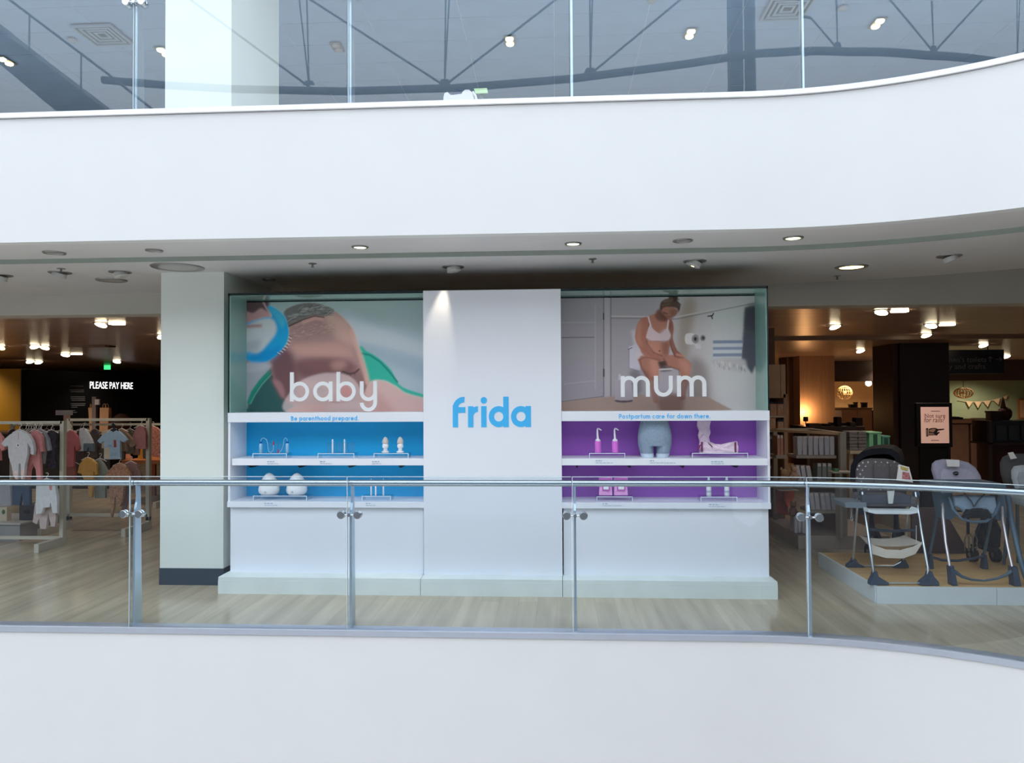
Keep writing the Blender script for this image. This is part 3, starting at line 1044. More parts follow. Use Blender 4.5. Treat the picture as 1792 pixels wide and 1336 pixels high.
def riser(x0, x1, lower, label, h=.043, d=.13, Y=6.68):
    a, b = at(x0, 800 if not lower else 870, Y).x, at(x1, 800 if not lower else 870, Y).x
    z = shelf_z(lower) + .0006
    t = thing('acrylic_riser', label, 'display riser', ((a + b) / 2, Y, z), 'clear risers on the display shelves')
    MB().box(a, b, Y, Y + d, z + h - .004, z + h).build('top_plate', ACRYL, t)
    MB().box(a, a + .004, Y, Y + d, z, z + h - .004).build('leg', ACRYL, t)
    MB().box(b - .004, b, Y, Y + d, z, z + h - .004).build('leg', ACRYL, t)
    e = MB().box(a, b, Y - .0015, Y, z + h - .006, z + h)
    e.box(a, a + .006, Y - .0015, Y, z, z + h - .006)
    e.box(b - .006, b, Y - .0015, Y, z, z + h - .006)
    e.build('polished_edge', ACRYLEDGE, t)
    return z + h


def upright_card(x0, x1, y0, y1, Y, label):
    a, b = at(x0, y1, Y), at(x1, y0, Y)
    t = MB().box(a.x, b.x, Y, Y + .004, a.z, b.z).build('clear_card', ACRYL)
    return tag(t, label, 'display card')


zr = riser(442, 502, 0, 'clear riser under the two nasal aspirators on the blue upper shelf')
RED = mat('red_tip', (190, 50, 60), .4)
DBLUE = mat('deep_blue_filter', (20, 84, 168), .4)
for i, (cx, pts, lab) in enumerate(((456.5, [(456.5, 775), (457, 769), (461.5, 766.5), (466.5, 770), (468.5, 777), (469, 785), (471, 791.5), (474.5, 792.5), (478, 788), (478.8, 777)], 'clear nasal aspirator with looping hose, the left of two on the blue shelf'),
                                    (502.7, [(502.7, 775), (502.5, 769), (499.5, 766.3), (496.8, 770), (496, 778), (494.5, 785), (491, 791), (487.5, 793)], 'clear nasal aspirator with curved hose, the right of two on the blue shelf'))):
    Y = 6.73 + .02 * i
    b = at(cx, 794, Y)
    t = thing('nasal_aspirator', lab, 'nasal aspirator', (b.x, Y, zr), 'nasal aspirators')
    MB().lathe([(.012, 0), (.015, .004), (.015, .075), (.012, .082), (.006, .09)], (b.x, Y, zr + .0005), 'Z', 16).build('tube_body', SOFTCLEAR, t, True)
    MB().lathe([(.0085, .088), (.011, .09), (.011, .104), (.0085, .106)], (b.x, Y, zr), 'Z', 14).build('filter', DBLUE, t, True)
    hp_ = [at(px, py, Y) for px, py in pts]
    hp_[0] = Vector((b.x, Y, zr + .104))
    MB().tube(hp_, .0028, 8).build('hose', mat('clear_hose', (150, 206, 240), .3), t, True)
    tip = hp_[-1] if i == 0 else hp_[-1] + Vector((0, -.01, .012))
    MB().lathe([(.003, -.012), (.006, -.01), (.005, .02), (.0025, .026)], tip, 'Z', 10).build('mouthpiece', RED, t, True)
upright_card(461, 498, 776, 794, 6.79, 'clear card standing behind the nasal aspirators')
zr = riser(556, 620, 0, 'clear riser under the two slim white sticks in the middle of the blue upper shelf')
for k, px in enumerate((582, 603)):
    b = at(px, 794, 6.73)
    t = thing('baby_brush', 'slim white stick brush on a clear riser, the %s of two on the blue shelf' % ('left', 'right')[k], 'brush', (b.x, 6.73, zr), 'slim white sticks on the blue shelf')
    MB().lathe([(.007, 0), (.0075, .002), (.0068, .03), (.0065, .085), (.004, .092)], (b.x, 6.73, zr + .0005), 'Z', 12).build('handle', PLAST, t, True)
    MB().lathe([(.006, .092), (.0072, .095), (.0066, .122), (.003, .126)], (b.x, 6.73, zr), 'Z', 12).build('bristles', mat('pale_bristle', (216, 236, 242), .6), t, True)
upright_card(572, 621, 775, 794, 6.79, 'clear card standing behind the two slim white sticks')
zr = riser(654, 715, 0, 'clear riser under the two bulb shaped dispensers on the blue upper shelf')
for k, px in enumerate((674.5, 700.5)):
    b = at(px, 794, 6.74)
    t = thing('dummy_feeder', 'white bulb shaped feeder with a grey cap, the %s of two on the blue shelf' % ('left', 'right')[k], 'feeder', (b.x, 6.74, zr), 'bulb shaped feeders')
    MB().lathe([(.03, 0), (.034, .003), (.034, .012), (.024, .017), (.016, .02), (.02, .026), (.02, .032), (.012, .036)], (b.x, 6.74, zr + .0005), 'Z', 20).build('base', PLAST, t, True)
    MB().lathe([(.012, .034), (.024, .044), (.029, .058), (.028, .07), (.022, .086), (.014, .094)], (b.x, 6.74, zr), 'Z', 20).build('bulb', PLAST, t, True)
    MB().lathe([(.028, .086), (.03, .092), (.028, .11), (.02, .13), (.01, .142), (.004, .145)], (b.x, 6.74, zr), 'Z', 20).build('cap', mat('warm_grey_plastic', (206, 198, 190), .4), t, True)
zr = riser(443, 537, 1, 'clear riser under the two white egg shaped humidifiers on the blue lower shelf', d=.16)
for k, (px, s) in enumerate(((471, 1), (519.5, .97))):
    b = at(px, 866, 6.76)
    t = thing('egg_humidifier', 'white egg shaped humidifier, the %s of two behind the handrail' % ('left', 'right')[k], 'humidifier', (b.x, 6.76, zr), 'egg shaped humidifiers')
    MB().lathe([(.02, .0005), (.07, .003), (.088, .018), (.095, .04), (.094, .058), (.087, .09), (.075, .122), (.06, .152), (.042, .177), (.022, .193), (.004, .199)], (b.x, 6.76, zr), 'Z', 36).build('body', PLAST, t, True)
    MB().lathe([(.012, .002), (.012, -.002), (.009, -.004), (.003, -.003)], (b.x - .01 * k, 6.76 - .091, zr + .034), 'Y', 14).build('dial', mat('pale_grey_dial', (190, 194, 202), .4), t, True)
zr = riser(633, 684, 1, 'clear riser under the three white medicine droppers on the blue lower shelf')
for k, (px, top) in enumerate(((649.5, 838), (657.5, 846), (671, 838))):
    b = at(px, 866, 6.73)
    h = at(px, top, 6.73).z - zr
    t = thing('medicine_dropper', '%s of three white medicine droppers standing behind the handrail' % ('leftmost', 'middle one', 'rightmost')[k], 'dropper', (b.x, 6.73, zr), 'medicine droppers')
    MB().lathe([(.006, .0005), (.0075, .003), (.0075, .09), (.004, .096)], (b.x, 6.73, zr), 'Z', 12).build('barrel', PLAST, t, True)
    MB().lathe([(.0028, .09), (.0028, h - .004), (.0015, h)], (b.x, 6.73, zr), 'Z', 8).build('plunger', PLAST, t, True)

# violet bay
PINK = mat('pink_bottle_plastic', (226, 120, 222), .35, var=.03)
zr = riser(1031, 1094, 0, 'clear riser under the two pink wash bottles on the violet upper shelf')
for k, px in enumerate((1046.5, 1076.5)):
    b = at(px, 793, 6.74)
    c = (b.x, 6.74, zr)
    t = thing('wash_bottle', 'pink squeeze bottle with a bent white spout, the %s of two' % ('left', 'right')[k], 'bottle', c, 'pink wash bottles')
    MB().lathe([(.026, .0005), (.029, .003), (.028, .05), (.029, .097), (.024, .103), (.012, .104)], c, 'Z', 24).build('body', PINK, t, True)
    MB().lathe([(.012, .1), (.023, .104), (.023, .114), (.016, .12), (.009, .126)], c, 'Z', 20).build('collar', PLAST, t, True)
    z = Vector(c)
    MB().tube([z + Vector(v) for v in ((0, 0, .12), (-.003, 0, .16), (-.004, 0, .205), (.0, 0, .215), (.012, 0, .213), (.032, 0, .2))], [.011, .009, .007, .0075, .007, .005], 12).build('spout', PLAST, t, True)
zr = riser(1211, 1309, 0, 'clear wide riser under the pale pink pad pack on the violet upper shelf')
# mannequin hips wearing grey shorts
CLOTH = mat('grey_marl_knit', (142, 160, 178), .85, var=.1, scale=60, bump=.1)
hx = at(1146, 803, 6.78).x
t = thing('shorts_form', 'grey shorts with pale leg hems on a hip form between pink bottles and pads', 'shorts', (hx, 6.78, 1.182))


def hips(z):
    """half width, half depth of the form"""
    k = (z - 1.182) / .34
    pts = [(0, .118, .075), (.15, .135, .085), (.35, .15, .1), (.55, .152, .105), (.75, .142, .095), (1, .12, .085), (1.1, .115, .08)]
    for (a, w0, d0), (b_, w1, d1) in zip(pts, pts[1:]):
        if k <= b_:
            f = max(0, (k - a) / (b_ - a))
            return w0 + (w1 - w0) * f, d0 + (d1 - d0) * f
    return pts[-1][1:]


n = 32
m, hem = MB(), MB()
zs = [1.286 + .224 * i / 10 for i in range(11)]
vs = []
for z in zs:
    w, d = hips(z)
    for k in range(n):
        a = 2 * math.pi * k / n
        vs.append((hx + w * math.cos(a) * (abs(math.cos(a)) ** -.12 if abs(math.cos(a)) > .01 else 1), 6.78 + d * math.sin(a), z))
m.add(vs, [(i * n + k, i * n + (k + 1) % n, (i + 1) * n + (k + 1) % n, (i + 1) * n + k) for i in range(10) for k in range(n)] + [tuple(range(n)), tuple(10 * n + k for k in range(n))])
for sgn in (-1, 1):
    for tgt, z0, z1 in ((m, 1.214, 1.30), (hem, 1.183, 1.216)):
        vs = []
        for i in range(5):
            z = z0 + (z1 - z0) * i / 4
            w, d = hips(z)
            g = .009 + max(0, (1.29 - z)) * .03
            cx, rw = hx + sgn * (w + g) / 2, (w - g) / 2
            if tgt is hem:
                rw += .002
            for k in range(20):
                a = 2 * math.pi * k / 20
                vs.append((cx + rw * math.cos(a), 6.78 + d * .93 * math.sin(a), z))
        tgt.add(vs, [(i * 20 + k, i * 20 + (k + 1) % 20, (i + 1) * 20 + (k + 1) % 20, (i + 1) * 20 + k) for i in range(4) for k in range(20)] + [tuple(range(20)), tuple(80 + k for k in range(20))])
m.build('shorts', CLOTH, t, True)
hem.build('leg_hem', mat('pale_hem', (206, 222, 238), .8), t, True)
# pad pack
PAPER = mat('pale_pink_wrap', (236, 212, 228), .5, var=.05, scale=30, bump=.5)
MAROON = mat('plum_seal', (120, 46, 96), .5)


def crumple(pts, Y, d, seed, c=0.006):
    """soft crumpled flat bag on plane Y from a pixel outline"""
    r = random.Random(seed)
    q = [at(x, y, Y) for x, y in pts]
    q = [(p.x, p.z) for p in q]
    bm = bmesh.new()
    f = bm.faces.new([bm.verts.new((x, Y, z)) for x, z in q])
    e = bmesh.ops.extrude_face_region(bm, geom=[f])
    bmesh.ops.translate(bm, vec=(0, -d, 0), verts=[v for v in e['geom'] if isinstance(v, bmesh.types.BMVert)])
    top = [g for g in e['geom'] if isinstance(g, bmesh.types.BMFace)]
    bmesh.ops.poke(bm, faces=top)
    bmesh.ops.subdivide_edges(bm, edges=list(bm.edges), cuts=1, use_grid_fill=True)
    for v in bm.verts:
        if v.co.y < Y - .001:
            v.co += Vector((0, r.uniform(-c, c) * 1.6, r.uniform(-c, c) * .3))
    return MB().bm(bm)


t = thing('pad_pack', 'pale pink crumpled pad pack with plum seals lying on a clear riser', 'pad pack', (at(1255, 795, 6.74).x, 6.74, zr + .002))
crumple([(1223, 793.9), (1226, 783), (1230, 774), (1243, 774), (1250, 777), (1262, 778), (1274, 775), (1288, 772.5), (1290, 783), (1289, 793.9), (1270, 793.9), (1245, 793.9)], 6.76, .05, 3).build('wrap', PAPER, t)
for x0, x1, y0, y1 in ((1227.5, 1230, 774, 791), (1286, 1288.5, 774, 792)):
    a, b = at(x0, y1, 6.7), at(x1, y0, 6.7)
    MB().box(a.x, b.x, 6.698, 6.715, a.z, b.z).build('seal', MAROON, t)
for pts in (((1238, 774), (1246, 781), (1247, 784), (1243, 778)), ((1222, 780), (1227, 778), (1224, 785), (1220, 791))):
    MB().prism([(at(x, y, 6.705).x, at(x, y, 6.705).z) for x, y in pts], 6.696, 6.712).build('seal', MAROON, t)
pz = crumple([(1220, 737), (1243, 737), (1241, 748), (1243, 756), (1240, 764), (1242, 774), (1236, 779), (1225, 788), (1222, 784), (1224, 774), (1221, 762), (1223, 754), (1219, 746)], 6.86, .02, 8).build('pad_strip', PAPER)
tag(pz, 'pale pink paper pad strip hanging upright behind the pad pack on the violet shelf', 'pad')
zr = riser(1044, 1107, 1, 'clear riser under the two pink sachets on the violet lower shelf')
for k, (x0, x1) in enumerate(((1048, 1071), (1074, 1098))):
    t = thing('sachet', 'pink wipes sachet with a white window, the %s of two behind the handrail' % ('left', 'right')[k], 'sachet', (at((x0 + x1) / 2, 866, 6.73).x, 6.73, zr), 'pink sachets')
    crumple([(x0, 866.4), (x0 + 1, 850), (x0, 836.5), (x0 + 8, 836), (x1, 835.5), (x1 - .8, 850), (x1, 866.4), (x0 + 12, 866.4)], 6.75, .03, 11 + k, .003).build('bag', mat('candy_pink_wrap', (240, 170, 226), .4, var=.06, scale=20), t)
    a, b = at(x0 + 8, 857, 6.71), at(x1 - 6, 848, 6.71)
    MB().box(a.x - .01, b.x + .01, 6.708, 6.72, a.z - .012, b.z + .006).build('window_border', mat('orchid_print', (196, 96, 190), .5), t)
    MB().box(a.x, b.x, 6.705, 6.718, a.z, b.z + .006).build('window', PLAST, t)
    a, b = at(x0 + 1, 843, 6.71), at(x1 - 1, 837.5, 6.71)
    MB().box(a.x, b.x, 6.709, 6.722, a.z, b.z).build('top_band', mat('orchid_print', (196, 96, 190), .5), t)
zr = riser(1226, 1290, 1, 'clear riser under the two white spray bottles on the violet lower shelf')
for k, px in enumerate((1240.5, 1272)):
    b = at(px, 866, 6.74)
    c = (b.x, 6.74, zr)
    t = thing('spray_bottle', 'small white foam spray bottle with clear cap, the %s of two behind the handrail' % ('left', 'right')[k], 'bottle', c, 'white spray bottles')
    MB().lathe([(.02, .0005), (.022, .003), (.022, .105), (.018, .112), (.01, .114)], c, 'Z', 20).build('body', PLAST, t, True)
    MB().lathe([(.0225, .03), (.0225, .05)], c, 'Z', 20).build('label_band', mat('soft_grey_print', (180, 190, 206), .5), t, True)
    MB().lathe([(.01, .112), (.021, .116), (.019, .128), (.011, .148), (.0095, .168), (.004, .172)], c, 'Z', 18).build('pump', mat('ice_plastic', (214, 228, 238), .3), t, True)

# ------------------------------------------------------------------ lights in the balcony soffit and mall ceiling
FROST = mat('lamp_off_glass', (168, 166, 164), .3, var=.03)
WARM = mat('warm_lamp_glow', (255, 226, 170), .4, emit=6, ecol=(255, 214, 140))
GREENW = mat('pale_lamp_glow', (244, 250, 214), .4, emit=5, ecol=(240, 250, 190))
TRIMR = mat('fitting_rim', (150, 148, 146), .3, .5)


def downlight(px, py, z, r, glow, label, cat='ceiling light', grp='round lights in the balcony ceiling'):
    c = az(px, py, z)
    t = thing('downlight', label, cat, c, grp)
    MB().lathe([(r * .72, -.004), (r * .8, -.012), (r, -.01), (r * 1.04, -.001), (r * 1.0, .0)], c, 'Z', 28).build('rim', TRIMR, t, True)
    MB().lathe([(r * .78, -.006), (r * .4, -.0075), (.002, -.008)], c, 'Z', 24).build('lens', glow or FROST, t, True)
    return c


for px, py, z, r, g, lab in ((630, 432, 2.95, .066, GREENW, 'lit round downlight in the soffit above the baby picture'),
                             (1003, 426, 2.95, .066, GREENW, 'lit round downlight in the soffit above the right edge of the centre panel'),
                             (1388, 416, 2.95, .075, GREENW, 'lit round downlight in the soffit, beyond the upper right corner of the display'),
                             (270, 438, 2.95, .066, None, 'unlit chrome rimmed downlight in the soffit above the white column'),
                             (95, 442, 2.95, .085, None, 'unlit flat downlight in the soffit at its far left'),
                             (1195, 421, 2.95, .075, None, 'unlit downlight in the soffit above the picture of the mother'),
                             (195, 490, 2.915, .14, None, 'large unlit grey round ceiling disc left of the white column'),
                             (1490, 467, 2.915, .14, WARM, 'large glowing amber round ceiling disc right of the display'),
                             (311, 467.5, 2.915, .22, None, 'large pale ceiling disc partly hidden by the top of the white column'),
                             (470, 489, 2.915, .06, None, 'small unlit ceiling light above the left end of the display')):
    downlight(px, py, z, r, g, lab)


def gimbal(px, py, lit, label, tilt=.35):
    c = az(px, py, 2.915)
    t = thing('gimbal_light', label, 'ceiling light', c, 'tilting projector lights in the mall ceiling')
    MB().lathe([(.07, -.003), (.08, -.009), (.098, -.007), (.1, 0)], c, 'Z', 28).build('rim', TRIMR, t, True)
    b = MB().lathe([(.05, .002), (.062, -.005), (.064, -.045), (.052, -.05)], (0, 0, 0), 'Z', 24)
    b2 = MB().lathe([(.05, -.047), (.002, -.051)], (0, 0, 0), 'Z', 24)
    R = Matrix.Rotation(tilt, 4, 'Y')
    for q, nm, mm in ((b, 'projector', mat('projector_white', (196, 196, 194), .4)), (b2, 'lens', WARM if lit else FROST)):
        q.v = [tuple(R @ Vector(v) + c) for v in q.v]
        q.build(nm, mm, t, True)


gimbal(105, 477, 0, 'unlit tilting projector light, second from the left in the mall ceiling')
gimbal(210, 476, 0, 'unlit tilting projector light next to the white column, on its left', -.3)
gimbal(2, 482, 0, 'unlit tilting projector light cut by the left edge of the picture')
gimbal(793, 467, 0, 'unlit tilting projector light above the centre panel', -.2)
gimbal(1216, 457, 1, 'lit tilting projector light above the picture of the mother', .4)
gimbal(1661, 448, 0, 'unlit tilting projector light at the far right of the mall ceiling', -.4)


def sprinkler(px, py, label):
    c = az(px, py, 2.915)
    t = thing('sprinkler', label, 'sprinkler', c, 'ceiling sprinklers')
    MB().lathe([(.035, -.006), (.035, 0)], c, 'Z', 18).build('flange', TRIMR, t, True)
    MB().lathe([(.008, 0), (.008, -.03), (.014, -.032), (.014, -.036), (.003, -.037)], c, 'Z', 12).build('head', mat('sprinkler_brass', (120, 116, 108), .35, .6), t, True)


sprinkler(547, 461, 'small sprinkler head in the ceiling above the baby picture')
sprinkler(1037, 453, 'small sprinkler head in the ceiling above the join of centre panel and right cabinet')
sprinkler(1465, 483, 'small sprinkler head in the ceiling under the amber disc')
sprinkler(107, 470, 'small sprinkler head in the ceiling at the left beside a projector light')

# ------------------------------------------------------------------ upper storey
for k, (px, py, lit) in enumerate(((10, 106, 1), (286, 90, 1), (590, 82, 0), (892, 71, 1), (1208, 58, 1), (1536, 40, 1))):
    c = az(px, py, 6.713)
    t = thing('twin_spotlight', ['twin ceiling spotlight of the upper storey at the far left, lit', 'twin ceiling spotlight of the upper storey half behind the column, lit', 'twin ceiling spotlight of the upper storey just left of the second glass post, unlit',
                                 'twin ceiling spotlight of the upper storey in front of the diagonal truss rod, lit', 'twin ceiling spotlight of the upper storey left of the square vent, lit', 'twin ceiling spotlight of the upper storey at the far right, lit'][k], 'ceiling light', c, 'twin spotlights of the upper storey')
    MB().box(c.x - .075, c.x + .075, c.y - .14, c.y + .14, c.z - .012, c.z, .003).build('frame', TRIMR, t)
    for j, dy in enumerate((-.07, .07)):
        q = Vector((c.x, c.y + dy, c.z - .012))
        MB().lathe([(.056, 0), (.052, -.016), (.04, -.024), (.002, -.026)], q, 'Z', 20).build('lamp_head', (GREENW if j == 0 else WARM) if lit else FROST, t, True)
    lamp('upper_lamp', 'SPOT', (c.x, c.y, c.z - .06), 90, (1, .95, .86), .06, None, 130, .8)
for px, py, lab in ((180, 60, 'square louvred ceiling vent left of the upper column'), (1378, 14, 'square louvred ceiling vent near the fourth upper glass post')):
    c = az(px, py, 6.713)
    t = thing('ceiling_vent', lab, 'vent', c, 'square ceiling vents')
    s0 = .28
    MB().box(c.x - s0, c.x + s0, c.y - s0, c.y + s0, c.z - .004, c.z).build('backing', mat('vent_dark', (60, 72, 84), .6), t)
    for k in range(4):
        s1, s2 = s0 - k * .065, s0 - k * .065 - .03
        f = MB()
        for x0, x1, y0, y1 in ((-s1, s1, -s1, -s2), (-s1, s1, s2, s1), (-s1, -s2, -s2, s2), (s2, s1, -s2, s2)):
            f.box(c.x + x0, c.x + x1, c.y + y0, c.y + y1, c.z - .03 + k * .004, c.z - .004)
        f.build('louvre', mat('vent_grey', (150, 168, 184), .5), t)
for px, py, lab in ((126, 69, 'small round ceiling detector left of the louvred vent'), (1475, 13, 'small round ceiling detector right of the fourth upper glass post'), (1140, 0, 'dark round ceiling detector at the top edge of the picture')):
    c = az(px, py, 6.713)
    tag(MB().lathe([(.06, 0), (.06, -.02), (.04, -.035), (.004, -.04)], c, 'Z', 18).build('smoke_detector', mat('detector_grey', (160, 164, 172), .5), None, True), lab, 'smoke detector')
# pale machine top and a small screen by the upper glass
Y = 6.6
c0, c1 = at(777, 178, Y), at(833, 158, Y)
t = thing('service_trolley', 'pale rounded plastic trolley top with a dark blue inset behind the upper glass', 'trolley', ((c0.x + c1.x) / 2, Y, ZU))
sil = [(777, 240), (776, 170), (778, 163), (783, 161), (788, 166), (790, 166.5), (808, 164), (810, 160), (814, 157), (821, 157), (826, 162), (829, 170), (829, 240)]
MB().prism([(at(x, y, Y).x, at(x, y, Y).z) for x, y in sil], Y, Y + .35).build('tub', mat('pale_mauve_plastic', (226, 220, 224), .5), t)
MB().prism([(at(x, y, Y).x, at(x, y, Y).z) for x, y in ((791, 164), (809, 162), (809, 157), (801, 156), (800, 153), (797, 154), (797, 157), (790, 159))], Y + .02, Y + .3).build('inset', mat('dark_blue_inset', (36, 56, 86), .4), t)
MB().tube([at(x, y, Y + .2) for x, y in ((828, 230), (834, 176), (832, 168), (827, 161))], .012, 8).build('handle', mat('pale_mauve_plastic', (226, 220, 224), .5), t, True)
MB().box(c0.x + .02, c1.x, Y + .02, Y + .33, ZU, ZU + .2).build('base', mat('trolley_grey', (110, 116, 124), .5), t)
Y = 7.2
t = thing('notice_stand', 'pale green tilted notice on a thin stand beside the service trolley', 'notice', (at(845, 190, Y).x, Y, ZU))
MB().prism([(at(x, y, Y).x, at(x, y, Y).z) for x, y in ((829, 155), (852, 154), (854, 162.5), (832, 163.5))], Y, Y + .02).build('notice', mat('pale_green_card', (196, 226, 176), .5), t)
MB().box(at(842, 170, Y).x - .02, at(842, 170, Y).x + .02, Y + .02, Y + .05, ZU, at(842, 158, Y).z).build('pole', TRUSS, t)
MB().box(at(842, 170, Y).x - .15, at(842, 170, Y).x + .15, Y - .1, Y + .2, ZU, ZU + .02).build('foot', TRUSS, t)


# ------------------------------------------------------------------ shop: lamps
GLOW = mat('spot_glow', (255, 244, 214), .4, emit=9, ecol=(255, 236, 196))
DARKMETAL = mat('dark_fitting', (52, 46, 44), .4, .4)


def shop_spot(px, py, where, power=70, z=2.72, twin=False, col=(1, .85, .68)):
    c = az(px, py, z)
    t = thing('shop_spotlight', 'glowing shop ceiling spotlight ' + where, 'ceiling light', c, 'spotlights in the dark shop ceiling')
    k = .62 + c.y / 40
    MB().lathe([(.095 * k, -.002), (.1 * k, -.01), (.12 * k, -.006), (.12 * k, 0)], c, 'Z', 20).build('rim', DARKMETAL, t, True)
    R = Matrix.Rotation(random.choice((-.35, .35, .2)), 4, 'Y')
    hd = MB().lathe([(.06 * k, .0), (.085 * k, -.02), (.08 * k, -.045 * k), (.045 * k, -.06 * k), (.002, -.064 * k)], (0, 0, -.006), 'Z', 18)
    hd.v = [tuple(R @ Vector(v) + c) for v in hd.v]
    hd.build('lamp_head', GLOW, t, True)
    if twin:
        MB().box(c.x + .14 * k, c.x + .34 * k, c.y - .05, c.y + .05, z - .028, z - .004, .004).build('second_head', GLOW, t)
    if power:
        lamp('shop_lamp', 'SPOT', (c.x, c.y, c.z - .12), power * (.26 if c.y < 11 else .6), col, .06, None, 128, .9)


for q in ((178, 565, 'nearest the bulkhead left of the white column', 75, 1), (60, 604, 'with a twin head beside it above the yellow wall', 90, 0), (79, 606, 'just right of the one above the yellow wall', 0, 0),
          (115, 619, 'twin headed above the left garment rails', 90, 1), (52, 631, 'low at the left, beside the yellow wall', 80, 0), (67, 632, 'right of the low one beside the yellow wall', 0, 0),
          (205, 631, 'above the please pay here wall', 70, 0), (283, 586, 'half hidden by the white column', 70, 0), (1, 606, 'cut by the left edge of the picture', 60, 0),
          (1543, 543, 'nearest the bulkhead right of the display', 75, 1), (1460, 569, 'second nearest, right of the display', 75, 0), (1630, 567, 'twin headed, second row at the right', 75, 1),
          (1620, 584, 'above the dark pillar', 75, 0), (1720, 602, 'above the black toilets sign', 60, 0), (1505, 612, 'left of the dark pillar, third row', 80, 0),
          (1548, 631, 'close to the dark pillar on its left', 60, 0), (1407, 633, 'left one of the pair above the wood column', 60, 0), (1433, 627, 'right one of the pair above the wood column', 0, 0),
          (1466, 646, 'in front of the brown header left of the dark pillar', 40, 0), (1760, 622, 'right of the black toilets sign, upper', 60, 0), (1772, 637, 'right of the black toilets sign, lower', 60, 1)):
    shop_spot(q[0], q[1], q[2], q[3], twin=q[4])
y0 = az(200, 606, 2.72).y
struct(MB().box(az(132, 606, 2.72).x, -8.2, y0 - .15, y0 + .05, 2.70, 2.72).build('trim_4', BLACK))
struct(MB().box(az(132, 606, 2.72).x, -8.2, y0 - .3, y0 - .16, 2.69, 2.72).build('trim_5', mat('pale_slot_edge', (150, 128, 116), .5)))
y0 = az(1500, 589, 2.72).y
struct(MB().box(3.5, 14, y0, y0 + .12, 2.66, 2.72).build('trim_6', mat('brown_ceiling_trim', (140, 112, 98), .4)))
g = az(187, 641, 2.70)
tag(MB().box(g.x - .09, g.x + .09, g.y, g.y + .04, g.z - .1, g.z + .02, .004).build('exit_light', mat('exit_green_glow', (60, 220, 120), .4, emit=1.5, ecol=(60, 220, 120))), 'tiny green exit light hanging from the shop ceiling above the pay wall', 'exit light')

# ------------------------------------------------------------------ shop, left: pay wall, yellow column
NIGHT = mat('black_pay_wall', (10, 10, 13), .6, spec=.2)
A, B = at(50, 680, 16.5), at(300, 680, 21.5)
d = (B - A).normalized()
nrm = Vector((d.y, -d.x, 0)).normalized()
q = [A, B, B - nrm * .2, A - nrm * .2]
w = struct(MB().prism([(p.x, p.y) for p in q], 0, 2.43, 'Z').build('wall_pay_point', NIGHT))


def onwall(px, py):
    """point of the pay wall's face at a pixel"""
    r = FW + RT * (px - IW / 2) / FPX - UP * (py - IH / 2) / FPX
    t = (A - CAM).dot(nrm) / r.dot(nrm)
    return CAM + r * t


p0, p1 = onwall(157, 680.3), onwall(232, 684)
h = onwall(158, 668).z - p0.z
sign = words('PLEASE PAY HERE', 'pay_sign', mat('white_sign_glow', (250, 250, 250), .4, emit=1.6), p0 + nrm * .004, Vector((p1 - p0).xy.to_3d()), Vector((p1 - p0).xy).length, depth=.004, height=h)
tag(sign, 'white glowing capital letters PLEASE PAY HERE on the black wall', 'sign')
lines = MB()
for y, x0, x1 in ((676, 122, 145), (683, 121, 146), (686, 123, 146), (695, 123, 148), (698, 123, 148), (701, 124, 148), (707, 123, 149), (710, 124, 148), (713, 124, 135), (719, 124, 131), (722, 124, 134)):
    a, b = onwall(x0, y - .5), onwall(x1, y + .5)
    e = nrm * .012
    lines.add([a + e, Vector((b.x, b.y, a.z)) + e, b + e, Vector((a.x, a.y, b.z)) + e, a, Vector((b.x, b.y, a.z)), b, Vector((a.x, a.y, b.z))], [(0, 1, 2, 3), (7, 6, 5, 4), (0, 4, 5, 1), (1, 5, 6, 2), (2, 6, 7, 3), (3, 7, 4, 0)])
o = lines.build('notice_text', mat('grey_print', (120, 124, 130), .6))
o.parent = w
o['kind'] = 'stuff'
YEL = mat('mustard_wall', (216, 160, 44), .6, var=.04, scale=1)
c0, c1 = at(-150, 640, 17), at(36, 640, 17)
struct(MB().box(c0.x, c1.x, 17, 17.4, 0, 2.47).build('wall_yellow', YEL))
c2 = at(50, 640, 17)
struct(MB().box(c1.x, c2.x, 17, 17.4, 0, 2.47).build('pillar_grey', mat('mauve_grey_pillar', (120, 104, 104), .6)))
lamp('yellow_wall_washer', 'SPOT', (c1.x - 1.2, 16.0, 2.55), 42, (1, .8, .5), .05, (c1.x - 1.2, 17, 1.2), 110, .8)
# pay counter with paper bags
KRAFT = mat('kraft_paper', (206, 156, 118), .8, var=.06, scale=10, bump=.1)
ct = thing('pay_counter', 'long low dark counter behind the garment rails', 'counter', (-10.2, 14.2, 0))
MB().box(-11.8, -8.6, 13.9, 14.6, 0, 1.06).build('body', mat('dark_counter', (40, 36, 36), .5), ct)
MB().box(-11.84, -8.56, 13.86, 14.64, 1.06, 1.1, .005).build('worktop', mat('counter_top', (86, 72, 64), .4), ct)


